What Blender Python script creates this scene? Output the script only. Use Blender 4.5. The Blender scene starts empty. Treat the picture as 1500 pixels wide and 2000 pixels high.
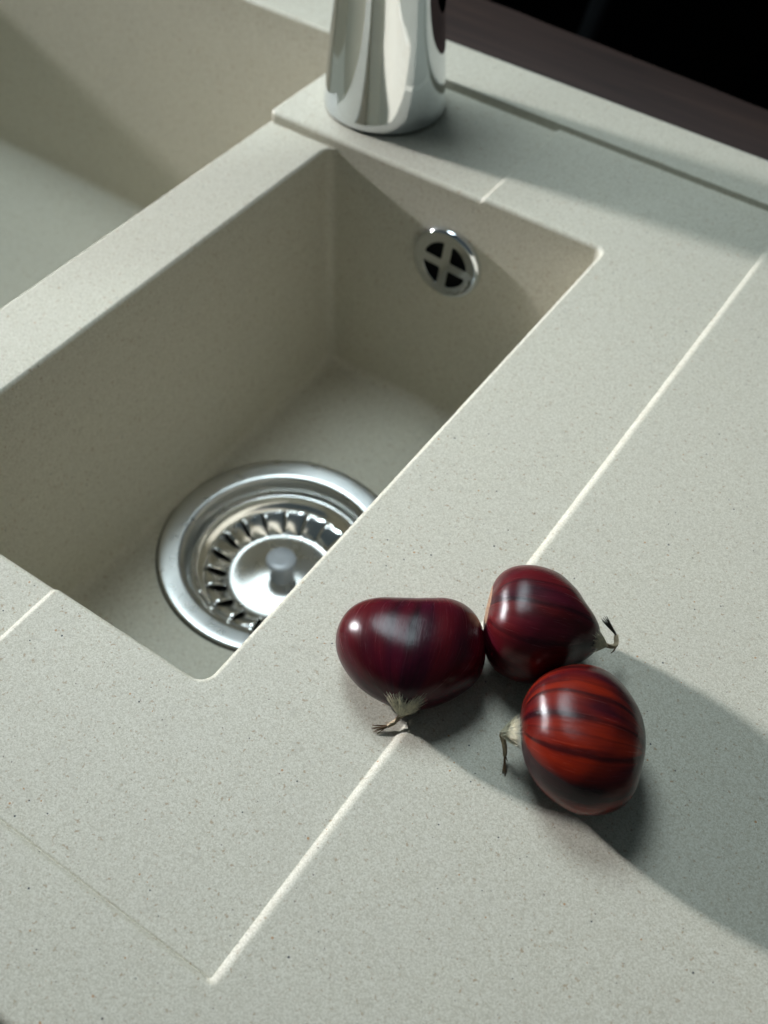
import bpy, bmesh, math, random
from mathutils import Vector, Matrix, geometry
from math import sin, cos, pi, radians, hypot, atan2

# ------------------------------------------------------------------ camera, world, lights
S = 0.88e-3                      # model unit -> metres
sc = bpy.context.scene
col = sc.collection

cam_data = bpy.data.cameras.new("camera")
cam = bpy.data.objects.new("camera", cam_data)
col.objects.link(cam)
CR = ((0.826771, -0.456171, 0.329178), (0.560579, 0.619299, -0.549745), (0.046918, 0.639044, 0.767738))
CP = Vector((306.226, -136.395, 323.091))
m = Matrix(CR).to_4x4()
m.translation = CP * S
cam.matrix_world = m
cam_data.sensor_fit = 'HORIZONTAL'
cam_data.sensor_width = 36.0
cam_data.lens = 36.0 * 2197.58 / 1500.0
cam_data.clip_start = 0.01
cam_data.clip_end = 50.0
cam_data.dof.use_dof = True
cam_data.dof.focus_distance = 0.328
cam_data.dof.aperture_fstop = 18.0
cam_data.dof.aperture_blades = 0
sc.camera = cam

world = bpy.data.worlds.new("World")
sc.world = world
world.use_nodes = True
bg = world.node_tree.nodes["Background"]
bg.inputs[0].default_value = (0.70, 0.92, 1.0, 1)
bg.inputs[1].default_value = 0.07

def area(name, loc, target, power, size, shape='DISK', color=(1, 1, 1), size_y=None):
    l = bpy.data.lights.new(name, 'AREA')
    l.energy = power; l.shape = shape; l.size = size; l.color = color
    if size_y: l.size_y = size_y
    o = bpy.data.objects.new(name, l)
    o.location = Vector(loc) * S
    d = (Vector(target) - Vector(loc))
    o.rotation_euler = d.to_track_quat('-Z', 'Y').to_euler()
    col.objects.link(o)
    return o

key = area("key_lamp", (-2500, 40, 880), (120, 135, 0), 1.74, 0.17, "DISK", (0.985, 0.995, 1.035))
key.data.spread = radians(23)
area("softbox_lamp", (-275, 405, 925), (75, 147, -60), 5.5, 0.34, "RECTANGLE", (0.79, 0.95, 1.02), 0.34)

sc.view_settings.view_transform = 'Standard'
sc.view_settings.look = 'None'
sc.view_settings.exposure = 0.0
sc.view_settings.gamma = 1.0

# ------------------------------------------------------------------ helpers
def link(o, parent=None):
    col.objects.link(o)
    if parent is not None:
        o.parent = parent
    return o

def empty(name, loc, label=None, cat=None, group=None):
    o = bpy.data.objects.new(name, None)
    o.empty_display_size = 0.01
    o.location = Vector(loc) * S
    col.objects.link(o)
    if label: o["label"] = label
    if cat: o["category"] = cat
    if group: o["group"] = group
    return o

def mesh_obj(name, verts, faces, mat, parent=None, smooth=True, org=(0, 0, 0), weighted=False, sharp=None):
    """verts in model units (absolute); org = origin of the parent in model units"""
    me = bpy.data.meshes.new(name)
    org = Vector(org)
    me.from_pydata([tuple((Vector(v) - org) * S) for v in verts], [], faces)
    bm = bmesh.new(); bm.from_mesh(me)
    bmesh.ops.remove_doubles(bm, verts=bm.verts, dist=2e-4 * S)
    bmesh.ops.dissolve_degenerate(bm, edges=bm.edges, dist=1e-5 * S)
    bmesh.ops.recalc_face_normals(bm, faces=bm.faces)
    for f in bm.faces: f.smooth = smooth
    bm.to_mesh(me); bm.free()
    if mat: me.materials.append(mat)
    if sharp is not None:
        me.set_sharp_from_angle(angle=radians(sharp))
    o = bpy.data.objects.new(name, me)
    if weighted:
        w = o.modifiers.new("wn", 'WEIGHTED_NORMAL'); w.weight = 100; w.keep_sharp = True
    if parent is None:
        o.location = org * S
    return link(o, parent)

def flip_if_down(o):
    me = o.data
    s = sum(p.normal.z * p.area for p in me.polygons)
    if s < 0:
        me.flip_normals()

def loft(rows, closed=True):
    """rows: list of lists of points, same length"""
    V = []; F = []
    n = len(rows[0])
    for r in rows: V += [tuple(p) for p in r]
    for i in range(len(rows) - 1):
        for j in range(n if closed else n - 1):
            k = (j + 1) % n
            F.append((i * n + j, i * n + k, (i + 1) * n + k, (i + 1) * n + j))
    return V, F

def lathe(prof, cx, cy, n=96, cap_last=False):
    rows = []
    for r, z in prof:
        rows.append([(cx + r * cos(2 * pi * k / n), cy + r * sin(2 * pi * k / n), z) for k in range(n)])
    V, F = loft(rows)
    if cap_last:
        F.append(tuple(range(len(V) - n, len(V))))
    return V, F

def tube(pts, rads, n=6):
    rows = []
    pts = [Vector(p) for p in pts]
    for i, p in enumerate(pts):
        t = (pts[min(i + 1, len(pts) - 1)] - pts[max(i - 1, 0)])
        if t.length < 1e-9: t = Vector((0, 0, 1))
        t.normalize()
        a = t.cross(Vector((0.31, 0.2, 0.93)))
        if a.length < 1e-3: a = t.cross(Vector((1, 0, 0)))
        a.normalize(); b = t.cross(a)
        rows.append([p + (a * cos(2 * pi * k / n) + b * sin(2 * pi * k / n)) * rads[i] for k in range(n)])
    V, F = loft(rows)
    F.append(tuple(range(n))); F.append(tuple(range(len(V) - n, len(V))))
    return V, F

def merge(parts):
    V = []; F = []
    for v, f in parts:
        o = len(V); V += list(v); F += [tuple(i + o for i in q) for q in f]
    return V, F

def sstep(t):
    t = min(max(t, 0.0), 1.0)
    return t * t * t * (t * (6 * t - 15) + 10)

# ------------------------------------------------------------------ materials
def new_mat(name):
    m = bpy.data.materials.new(name); m.use_nodes = True
    nt = m.node_tree
    return m, nt, nt.nodes["Principled BSDF"]

class NB:
    def __init__(s, nt): s.nt = nt
    def n(s, t, **kw):
        x = s.nt.nodes.new(t)
        for k, v in kw.items():
            if k.startswith('_'): setattr(x, k[1:], v)
            else: x.inputs[k].default_value = v
        return x
    def l(s, a, b): s.nt.links.new(a, b)
    def noise(s, vec, scale, detail=2.0, rough=0.5):
        x = s.n('ShaderNodeTexNoise'); x.inputs['Scale'].default_value = scale
        x.inputs['Detail'].default_value = detail; x.inputs['Roughness'].default_value = rough
        if vec is not None: s.l(vec, x.inputs['Vector'])
        return x.outputs['Fac']
    def ramp(s, fac, stops):
        x = s.n('ShaderNodeValToRGB'); e = x.color_ramp.elements
        while len(e) < len(stops): e.new(0.5)
        for i, (p, c) in enumerate(stops):
            e[i].position = p; e[i].color = (c[0], c[1], c[2], 1) if isinstance(c, (tuple, list)) else (c, c, c, 1)
        s.l(fac, x.inputs['Fac'])
        return x.outputs['Color']
    def mix(s, fac, a, b, mode='MIX'):
        x = s.n('ShaderNodeMix', _data_type='RGBA', _blend_type=mode)
        for sock, v in ((x.inputs[0], fac), (x.inputs[6], a), (x.inputs[7], b)):
            if hasattr(v, 'links'): s.l(v, sock)
            elif isinstance(v, (tuple, list)): sock.default_value = (v[0], v[1], v[2], 1)
            else: sock.default_value = v
        return x.outputs[2]
    def math(s, op, a, b=0.0, c=0.0):
        x = s.n('ShaderNodeMath', _operation=op)
        for i, v in enumerate((a, b, c)):
            if hasattr(v, 'links'): s.l(v, x.inputs[i])
            else: x.inputs[i].default_value = v
        return x.outputs[0]
    def bump(s, h, strength, dist, normal=None):
        x = s.n('ShaderNodeBump'); x.inputs['Strength'].default_value = strength; x.inputs['Distance'].default_value = dist
        s.l(h, x.inputs['Height'])
        if normal is not None: s.l(normal, x.inputs['Normal'])
        return x.outputs['Normal']

def granite():
    m, nt, p = new_mat("sand_composite"); b = NB(nt)
    co = b.n('ShaderNodeTexCoord').outputs['Object']
    fine = b.noise(co, 1500, 2.0, 0.6)
    mid = b.noise(co, 620, 3.0, 0.6)
    big = b.noise(co, 45, 4.0, 0.55)
    vg = b.n('ShaderNodeTexVoronoi'); vg.inputs['Scale'].default_value = 2900
    b.l(co, vg.inputs['Vector'])
    gs = b.n('ShaderNodeSeparateColor'); b.l(vg.outputs['Color'], gs.inputs[0])
    grain = b.math('ADD', b.math('MULTIPLY', gs.outputs[0], 0.8), b.math('MULTIPLY', fine, 0.2))
    c = b.ramp(grain, [(0.10, (0.44, 0.410, 0.322)), (0.5, (0.54, 0.510, 0.415)), (0.90, (0.624, 0.599, 0.509))])
    c = b.mix(b.ramp(mid, [(0.60, 0.0), (0.71, 0.85)]), c, (0.34, 0.25, 0.16))
    c = b.mix(b.ramp(b.noise(co, 300, 2.0, 0.6), [(0.60, 0.0), (0.74, 0.4)]), c, (0.39, 0.36, 0.29))
    c = b.mix(b.ramp(big, [(0.35, 0.0), (0.65, 0.12)]), c, (0.48, 0.45, 0.39))
    # sparse dark and orange grains
    for scale, thr, keep, colr in ((330, 0.085, 0.66, (0.07, 0.07, 0.075)), (340, 0.10, 0.80, (0.42, 0.25, 0.13)), (600, 0.12, 0.75, (0.25, 0.22, 0.19))):
        v = b.n('ShaderNodeTexVoronoi'); v.inputs['Scale'].default_value = scale
        b.l(co, v.inputs['Vector'])
        sep = b.n('ShaderNodeSeparateColor'); b.l(v.outputs['Color'], sep.inputs[0])
        k = b.math('GREATER_THAN', sep.outputs[0], keep)
        rad = b.math('MULTIPLY', sep.outputs[1], thr * 1.3)
        near = b.math('LESS_THAN', v.outputs['Distance'], rad)
        c = b.mix(b.math('MULTIPLY', k, near), c, colr)
    b.l(c, p.inputs['Base Color'])
    p.inputs['Roughness'].default_value = 0.5
    p.inputs['Specular IOR Level'].default_value = 0.25
    p.inputs['Subsurface Weight'].default_value = 0.0
    p.inputs['Subsurface Radius'].default_value = (1.0, 0.55, 0.3)
    p.inputs['Subsurface Scale'].default_value = 0.0012
    nrm = b.bump(b.noise(co, 1700, 2.0, 0.6), 0.22, 0.00012)
    nrm = b.bump(b.noise(co, 420, 2.0, 0.5), 0.07, 0.0002, nrm)
    b.l(nrm, p.inputs['Normal'])
    return m

def metal(name, color, rough, brushed=None, center=None):
    m, nt, p = new_mat(name); b = NB(nt)
    p.inputs['Metallic'].default_value = 1.0
    p.inputs['Base Color'].default_value = (*color, 1)
    p.inputs['Roughness'].default_value = rough
    co = b.n('ShaderNodeTexCoord').outputs['Object']
    if brushed and center:
        mp = b.n('ShaderNodeVectorMath', _operation='SUBTRACT'); b.l(co, mp.inputs[0]); mp.inputs[1].default_value = tuple(Vector(center) * S)
        ln = b.n('ShaderNodeVectorMath', _operation='LENGTH'); b.l(mp.outputs[0], ln.inputs[0])
        cb = b.n('ShaderNodeCombineXYZ'); b.l(ln.outputs['Value'], cb.inputs[0])
        h = b.noise(cb.outputs[0], 2600, 2.0, 0.6)
        b.l(b.bump(h, brushed, 0.00005), p.inputs['Normal'])
        p.inputs['Anisotropic'].default_value = 0.6
        tg = b.n('ShaderNodeTangent'); tg.direction_type = 'RADIAL'; tg.axis = 'Z'
        b.l(tg.outputs[0], p.inputs['Tangent'])
    r = b.noise(co, 90, 4.0, 0.6)
    rr = b.n('ShaderNodeMapRange'); rr.inputs['To Min'].default_value = rough * 0.75; rr.inputs['To Max'].default_value = rough * 1.35
    b.l(r, rr.inputs['Value']); b.l(rr.outputs[0], p.inputs['Roughness'])
    return m

def plain(name, color, rough, spec=0.5, noise=None):
    m, nt, p = new_mat(name); b = NB(nt)
    co = b.n('ShaderNodeTexCoord').outputs['Object']
    f = b.noise(co, noise or 60, 4.0, 0.6)
    c = b.ramp(f, [(0.3, tuple(x * 0.75 for x in color)), (0.7, tuple(min(1, x * 1.2) for x in color))])
    b.l(c, p.inputs['Base Color'])
    p.inputs['Roughness'].default_value = rough
    p.inputs['Specular IOR Level'].default_value = spec
    return m

def wood():
    m, nt, p = new_mat("dark_walnut"); b = NB(nt)
    co = b.n('ShaderNodeTexCoord').outputs['Object']
    mp = b.n('ShaderNodeMapping'); b.l(co, mp.inputs['Vector']); mp.inputs['Scale'].default_value = (0.05, 1, 1)
    f = b.noise(mp.outputs[0], 160, 5.0, 0.6)
    c = b.ramp(f, [(0.25, (0.014, 0.008, 0.0065)), (0.5, (0.027, 0.0148, 0.0115)), (0.8, (0.046, 0.026, 0.019))])
    b.l(c, p.inputs['Base Color'])
    p.inputs['Roughness'].default_value = 0.55
    p.inputs['Specular IOR Level'].default_value = 0.3
    b.l(b.bump(b.noise(mp.outputs[0], 500, 3.0, 0.6), 0.25, 0.0003), p.inputs['Normal'])
    return m

def shell_mat(name, dark, mid, bright, stripes, amount, rough=0.27, seed=0.0, base_band=0.0):
    """fibre attribute = (cos, sin, along); stripes = list of (angle, width)"""
    m, nt, p = new_mat(name); b = NB(nt)
    at = b.n('ShaderNodeAttribute'); at.attribute_name = "fibre"
    vec = at.outputs['Vector']
    sep = b.n('ShaderNodeSeparateXYZ'); b.l(vec, sep.inputs[0])
    along = sep.outputs[2]
    off = b.n('ShaderNodeVectorMath', _operation='ADD'); b.l(vec, off.inputs[0]); off.inputs[1].default_value = (seed, seed * 0.7, seed * 1.3)
    v1 = b.n('ShaderNodeVectorMath', _operation='MULTIPLY'); b.l(off.outputs[0], v1.inputs[0]); v1.inputs[1].default_value = (1, 1, 0.22)
    v2 = b.n('ShaderNodeVectorMath', _operation='MULTIPLY'); b.l(off.outputs[0], v2.inputs[0]); v2.inputs[1].default_value = (1, 1, 0.05)
    broad = b.noise(v1.outputs[0], 2.6, 3.0, 0.55)
    fib = b.noise(v2.outputs[0], 34, 3.0, 0.65)
    v3 = b.n('ShaderNodeVectorMath', _operation='MULTIPLY'); b.l(off.outputs[0], v3.inputs[0]); v3.inputs[1].default_value = (1, 1, 0.5)
    patch = b.noise(v3.outputs[0], 1.7, 1.5, 0.45)
    c = b.mix(b.ramp(broad, [(0.34, 0.0), (0.60, 1.0)]), dark, mid)
    lift = b.math('MULTIPLY', b.ramp(patch, [(0.40, 0.0), (0.62, 1.0)]), amount)
    c = b.mix(lift, c, bright)
    c = b.mix(b.math('MULTIPLY', b.ramp(fib, [(0.40, 1.0), (0.60, 0.0)]), 0.22), c, dark)
    if base_band:
        bb = b.n('ShaderNodeMapRange', _interpolation_type='SMOOTHSTEP'); bb.inputs['From Min'].default_value = -0.42; bb.inputs['From Max'].default_value = -0.72; bb.inputs['To Max'].default_value = base_band
        b.l(along, bb.inputs['Value'])
        c = b.mix(b.math('MULTIPLY', bb.outputs[0], b.ramp(broad, [(0.3, 0.35), (0.6, 1.0)])), c, bright)
    ang = b.math('ARCTAN2', sep.outputs[1], sep.outputs[0])
    wob = b.math('MULTIPLY', b.math('SUBTRACT', b.noise(v1.outputs[0], 9, 2.0), 0.5), 0.16)
    ang = b.math('ADD', ang, wob)
    for a0, w, k in stripes:
        dd = b.math('ABSOLUTE', b.math('SUBTRACT', ang, a0))
        q = b.n('ShaderNodeMapRange', _interpolation_type='SMOOTHSTEP'); q.inputs['From Min'].default_value = w * 1.6; q.inputs['From Max'].default_value = w * 0.15
        b.l(dd, q.inputs['Value'])
        c = b.mix(b.math('MULTIPLY', q.outputs[0], k), c, tuple(x * 0.6 for x in dark))
    # darker close to the tip and scratches
    sc_ = b.noise(v2.outputs[0], 120, 2.0, 0.7)
    c = b.mix(b.math('MULTIPLY', b.ramp(sc_, [(0.64, 0.0), (0.74, 1.0)]), 0.12), c, (0.30, 0.2, 0.22))
    b.l(c, p.inputs['Base Color'])
    rr = b.n('ShaderNodeMapRange'); rr.inputs['To Min'].default_value = rough * 0.75; rr.inputs['To Max'].default_value = rough * 1.5
    b.l(fib, rr.inputs['Value']); b.l(rr.outputs[0], p.inputs['Roughness'])
    p.inputs['Specular IOR Level'].default_value = 0.27
    p.inputs['Sheen Weight'].default_value = 0.0
    p.inputs['Sheen Tint'].default_value = (0.6, 0.5, 0.8, 1)
    fib2 = b.noise(v2.outputs[0], 62, 2.0, 0.6)
    n1 = b.bump(fib2, 0.085, 0.0004)
    n2 = b.bump(sc_, 0.10, 0.00015, n1)
    co = b.n('ShaderNodeTexCoord').outputs['Object']
    n3 = b.bump(b.noise(co, 160, 3.0, 0.5), 0.12, 0.0006, n2)
    b.l(n3, p.inputs['Normal'])
    return m

M_GRAN = granite()
M_WOOD = wood()
M_CHROME = metal("chrome", (0.72, 0.745, 0.77), 0.022)
M_STEEL = metal("brushed_steel", (0.62, 0.62, 0.60), 0.28, 0.35, (74.58, 147.48, 0))
M_POLISH = metal("polished_steel", (0.82, 0.81, 0.78), 0.15)
M_KNOB = plain("grey_knob", (0.42, 0.44, 0.47), 0.28, 0.6)
M_SPUN = metal("spun_steel", (0.72, 0.71, 0.67), 0.27, 0.25, (0, 0, 0))
M_SPUN.node_tree.nodes["Principled BSDF"].inputs['Anisotropic'].default_value = 0.85
M_BLACK = plain("opening_shade", (0.004, 0.004, 0.004), 0.7, 0.2)  # black colour standing in for the shade inside openings
M_RUBBER = plain("dark_gasket", (0.02, 0.02, 0.018), 0.6, 0.3)
M_FLOOR = plain("dark_floor", (0.002, 0.002, 0.002), 0.9, 0.0)

# ------------------------------------------------------------------ the sink
Z1, Z2, Z3, ZF, ZFM = -1.6, -3.28, -9.43, -151.14, -190.0
XR, XS, XBL, XBR, XDL = 226.1, 93.7, 0.0, 160.0, -39.7
YF, YBF, YBB, YRS, YMB = -74.8, 0.0, 291.66, 370.6, 372.9
ZR = 1.7        # the rear rim stands a little higher
XML = -507.0
SX0, SX1, SY0, SY1 = -552.0, 420.0, -113.3, 409.4
WR, WREAR, WS, WF = 3.3, 0.8, 2.9, 2.3     # bevel runs
RC = 5.5

def bstep(t):
    t = min(max(t, 0.0), 1.0)
    return t ** 2.1

def rec_dist(x, y):
    """distance inside the rounded front-right boundary of the drainer recess"""
    dx = XR - x; dy = (y - YF) * WR / WF
    R = 4.5
    if dx < R and dy < R:
        return R - hypot(R - dx, R - dy)
    return min(dx, dy)

def h(x, y):
    sr = sstep((YRS - y) / WREAR)
    mk = bstep(rec_dist(x, y) / WR) * sr
    fd = (y - YF) / WF
    chan = -0.42 * math.exp(-((fd - 1.12) / 0.17) ** 2) * sstep((XR - x - 2.5) / 3.0) if abs(fd - 1.1) < 0.6 else 0.0
    return mk * (Z1 + (Z2 - Z1) * bstep((XS - x) / WS + 0.5)) + ZR * (1 - sr) + chan

def fillet_poly(corners, step=1.5, extra_x=(), extra_y=()):
    """corners: (x, y, r); counter-clockwise. returns list of (x, y, nx, ny) with n pointing away from the enclosed area"""
    out = []
    n = len(corners)
    arcs = []
    for i in range(n):
        P = Vector(corners[i][:2]); A = Vector(corners[i - 1][:2]); B = Vector(corners[(i + 1) % n][:2]); r = corners[i][2]
        d1 = (P - A).normalized(); d2 = (B - P).normalized()
        turn = d1.x * d2.y - d1.y * d2.x
        n1 = Vector((d1.y, -d1.x)); n2 = Vector((d2.y, -d2.x))   # outward for ccw
        s = P - d1 * r; e = P + d2 * r
        if turn > 0: c = s - n1 * r
        else: c = s + n1 * r
        arcs.append((s, e, c, n1, n2, turn, r))
    for i in range(n):
        s, e, c, n1, n2, turn, r = arcs[i]
        a0 = atan2(n1.y, n1.x); a1 = atan2(n2.y, n2.x)
        da = (a1 - a0 + pi) % (2 * pi) - pi
        K = 12
        for k in range(K + 1):
            a = a0 + da * k / K
            nn = Vector((cos(a), sin(a)))
            p = c + nn * (r if turn > 0 else -r)
            out.append((p.x, p.y, nn.x, nn.y))
        s2 = arcs[(i + 1) % n][0]
        L = (s2 - e).length
        if L < 1e-6: continue
        ts = set(round(k / max(1, int(L / 12.0)), 6) for k in range(1, int(L / 12.0)))
        d = (s2 - e) / L
        for ex in extra_x:
            if abs(d.x) > 0.5:
                t = (ex - e.x) / (s2.x - e.x)
                if 0.002 < t < 0.998: ts.add(t)
        for ey in extra_y:
            if abs(d.y) > 0.5:
                t = (ey - e.y) / (s2.y - e.y)
                if 0.002 < t < 0.998: ts.add(t)
        for t in sorted(ts):
            p = e + (s2 - e) * t
            out.append((p.x, p.y, n2.x, n2.y))
    return out

xs_lines = [XS + WS * (0.5 - k / 8.0) for k in range(-1, 10)]
rear_lines = [YRS - WREAR * k / 8.0 for k in range(-1, 10)]
RF = 2.5
OUT = fillet_poly([(XBR, YBF, RC), (XBR, YBB, 4.5), (XDL, YBB, 4.0), (XDL, YMB, 6.0), (XML, YMB, 25.0), (XML, YBF, 25.0)],
                  extra_x=xs_lines, extra_y=rear_lines)

def pt_in(poly, x, y):
    c = False; n = len(poly); j = n - 1
    for i in range(n):
        xi, yi = poly[i]; xj, yj = poly[j]
        if (yi > y) != (yj > y) and x < (xj - xi) * (y - yi) / (yj - yi) + xi: c = not c
        j = i
    return c

def cdt(points, edges):
    r = geometry.delaunay_2d_cdt([Vector(p) for p in points], edges, [], 0, 1e-5)
    return [tuple(v) for v in r[0]], [tuple(f) for f in r[2]]

def build_deck(parent):
    pts = []; edges = []
    def poly(ps, closed):
        o = len(pts)
        pts.extend(ps)
        for i in range(len(ps) - 1): edges.append((o + i, o + i + 1))
        if closed: edges.append((o + len(ps) - 1, o))
    hole = [(x + nx * RF, y + ny * RF) for x, y, nx, ny in OUT]
    poly(hole, True)
    outer = fillet_poly([(SX1 - 3, SY0 + 3, 12), (SX1 - 3, SY1 - 3, 12), (SX0 + 3, SY1 - 3, 12), (SX0 + 3, SY0 + 3, 12)], extra_y=rear_lines)
    poly([(x, y) for x, y, _, _ in outer], True)
    # steps of the right and front recess boundary
    for k in range(-1, 10):
        o = WR * k / 8.0
        r = 4.5 - o
        line = [(XR - o, YRS + 0.3), (XR - o, 250), (XR - o, 120), (XR - o, 0)]
        for j in range(13):
            a = -pi / 2 * j / 12
            line.append((XR - 4.5 + r * cos(a), YF + (4.5 + r * sin(a)) * WF / WR))
        o2 = o * WF / WR
        line += [(150, YF + o2), (50, YF + o2), (-200, YF + o2), (-540, YF + o2)]
        poly(line, False)
    for k in range(10):
        y = YF + WF * (0.72 + k * 0.085)
        poly([(XR - 2.4, y), (XR - 3.2, y), (XR - 4.0, y), (XR - 4.8, y), (XR - 5.6, y), (150, y), (50, y), (-200, y), (-540, y)], False)
    for y in rear_lines:
        poly([(SX0 + 3, y), (XML, y), (XDL, y), (20, y), (XS, y), (160, y), (XR + 0.5, y), (SX1 - 3, y)], False)
    for x in xs_lines:
        poly([(x, YF - 0.5), (x, YBF - RF)], False)
        poly([(x, YBB + RF), (x, YRS + 0.3)], False)
    V, F = cdt(pts, edges)
    hp = hole
    op = [(x, y) for x, y, _, _ in outer]
    G = []
    for f in F:
        cx = sum(V[i][0] for i in f) / 3; cy = sum(V[i][1] for i in f) / 3
        if pt_in(op, cx, cy) and not pt_in(hp, cx, cy): G.append(f)
    V3 = [(x, y, h(x, y)) for x, y in V]
    # rounded edge and short skirt round the bowls
    rows = []
    for k in range(9):
        a = (pi / 2) * k / 8
        rows.append([(x + nx * RF * (1 - sin(a)), y + ny * RF * (1 - sin(a)), h(x + nx * RF, y + ny * RF) - RF * (1 - cos(a))) for x, y, nx, ny in OUT])
    rows.append([(x, y, Z3 - 2.0) for x, y, nx, ny in OUT])
    sk = loft(rows)
    orow = []
    for k in range(7):
        a = (pi / 2) * k / 6
        orow.append([(x + nx * 3 * sin(a), y + ny * 3 * sin(a), h(x, y) - 3 * (1 - cos(a))) for x, y, nx, ny in outer])
    orow.append([(x + nx * 3, y + ny * 3, -8.6) for x, y, nx, ny in outer])
    orow.append([(x - nx * 4, y - ny * 4, -8.6) for x, y, nx, ny in outer])
    ok = loft(orow)
    V, F = merge([(V3, G), sk, ok])
    o = mesh_obj("drainer_deck", V, F, M_GRAN, parent, weighted=True)
    flip_if_down(o)
    return o

def ring(x0, x1, y0, y1, r, K=12):
    """ccw rounded rectangle from the rear-left corner's end round; list of (x, y, nx, ny)"""
    out = []
    for (cx, cy, a0) in ((x1 - r, y0 + r, -pi / 2), (x1 - r, y1 - r, 0), (x0 + r, y1 - r, pi / 2), (x0 + r, y0 + r, pi)):
        for k in range(K + 1):
            a = a0 + pi / 2 * k / K
            out.append((cx + r * cos(a), cy + r * sin(a), cos(a), sin(a)))
    return out

DX, DY, DR = 74.58, 147.48, 64.5
DRAFT = 0.043

def build_bowl(name, parent, x0, x1, y0, y1, zf, r4, drain=None):
    """r4 = corner radii (front right, rear right, rear left, front left)"""
    ztop = Z3 - 2.0
    rb = 7.0
    def outline(ins, dr=0.0):
        out = []
        K = 12
        spec = ((x1, y0, -pi / 2, -1, 1, r4[0]), (x1, y1, 0, -1, -1, r4[1]), (x0, y1, pi / 2, 1, -1, r4[2]), (x0, y0, pi, 1, 1, r4[3]))
        for X, Y, a0, sx, sy, r in spec:
            r = r + dr
            cx = X + sx * (ins + r); cy = Y + sy * (ins + r)
            for k in range(K + 1):
                a = a0 + pi / 2 * k / K
                out.append((cx + r * cos(a), cy + r * sin(a)))
        return out
    rows = []
    D = ztop - (zf + rb)
    for t in (0, 0.02, 0.1, 0.3, 0.6, 0.9, 0.98, 1.0):
        rows.append([(x, y, ztop - D * t) for x, y in outline(DRAFT * D * t)])
    base = DRAFT * D
    for k in range(1, 9):
        a = (pi / 2) * k / 8
        ins = base + rb * (1 - cos(a)); z = zf + rb * (1 - sin(a))
        rows.append([(x, y, z) for x, y in outline(ins)])
    last = [(x, y) for x, y in outline(base + rb + 0.0)]
    V, F = loft(rows)
    n = len(last)
    pts = list(last); edges = [(i, (i + 1) % n) for i in range(n)]
    hole = None
    if drain:
        cx, cy, rr = drain
        hole = [(cx + rr * cos(2 * pi * k / 64), cy + rr * sin(2 * pi * k / 64)) for k in range(64)]
        o = len(pts); pts += hole; edges += [(o + i, o + (i + 1) % 64) for i in range(64)]
    fv, ff = cdt(pts, edges)
    G = []
    for f in ff:
        mx = sum(fv[i][0] for i in f) / 3; my = sum(fv[i][1] for i in f) / 3
        if pt_in(last, mx, my) and not (hole and pt_in(hole, mx, my)): G.append(f)
    V, F = merge([(V, F), ([(x, y, zf) for x, y in fv], G)])
    o = mesh_obj(name, V, F, M_GRAN, parent, weighted=True)
    flip_if_down(o)
    return o

def build_divider(parent):
    """low wall between the two bowls: flat top with rounded edges running into the corner fillets"""
    rf2 = 2.0
    r = 6.0
    K = 12
    right = []   # from rear to front along the small bowl's left side: (x, y, nx, ny, w)
    for k in range(K + 1):
        a = pi / 2 + pi / 2 * k / K
        right.append((XBL + r + r * cos(a), YBB - r + r * sin(a), cos(a), sin(a), sstep(k / K)))
    for t in range(1, 12):
        right.append((XBL, YBB - r - (YBB - YBF - 2 * r) * t / 12, -1, 0, 1.0))
    for k in range(K + 1):
        a = pi + pi / 2 * k / K
        right.append((XBL + r + r * cos(a), YBF + r + r * sin(a), cos(a), sin(a), sstep(1 - k / K)))
    # main-bowl side: straight, running the whole way (ledge flank continues it behind)
    ys = [YBB - 4.0 - (YBB - YBF - 4.0) * t / 24 for t in range(25)]
    left = [(XDL, YBB, 1, 0, 1.0)] + [(XDL, y, 1, 0, 1.0) for y in ys]
    def rows(path):
        R = []
        for k in range(8):
            a = (pi / 2) * k / 7
            R.append([(x + nx * rf2 * (1 - sin(a)) * w, y + ny * rf2 * (1 - sin(a)) * w, Z3 - rf2 * (1 - cos(a))) for x, y, nx, ny, w in path])
        return R
    RR = rows(right); LR = rows(left)
    a = loft(RR, False); b = loft(LR, False)
    poly = [(p[0], p[1]) for p in RR[0]] + [(p[0], p[1]) for p in reversed(LR[0])]
    n = len(poly)
    fv, ff = cdt(poly, [(i, (i + 1) % n) for i in range(n)])
    G = [f for f in ff if pt_in(poly, sum(fv[i][0] for i in f) / 3, sum(fv[i][1] for i in f) / 3)]
    V, F = merge([a, b, ([(x, y, Z3) for x, y in fv], G)])
    o = mesh_obj("bowl_divider", V, F, M_GRAN, parent, weighted=True)
    flip_if_down(o)
    return o

sink = empty("kitchen_sink", (0, 0, 0), "pale sand-coloured composite kitchen sink with small bowl, main basin and recessed drainer", "sink")
build_deck(sink)
build_divider(sink)
build_bowl("small_bowl", sink, XBL, XBR, YBF, YBB, ZF, (RC, 4.5, 6.0, 6.0), (DX, DY, 58.0))
build_bowl("main_basin", sink, XML, XDL, YBF, YMB, ZFM, (6.0, 6.0, 25.0, 25.0))

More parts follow.
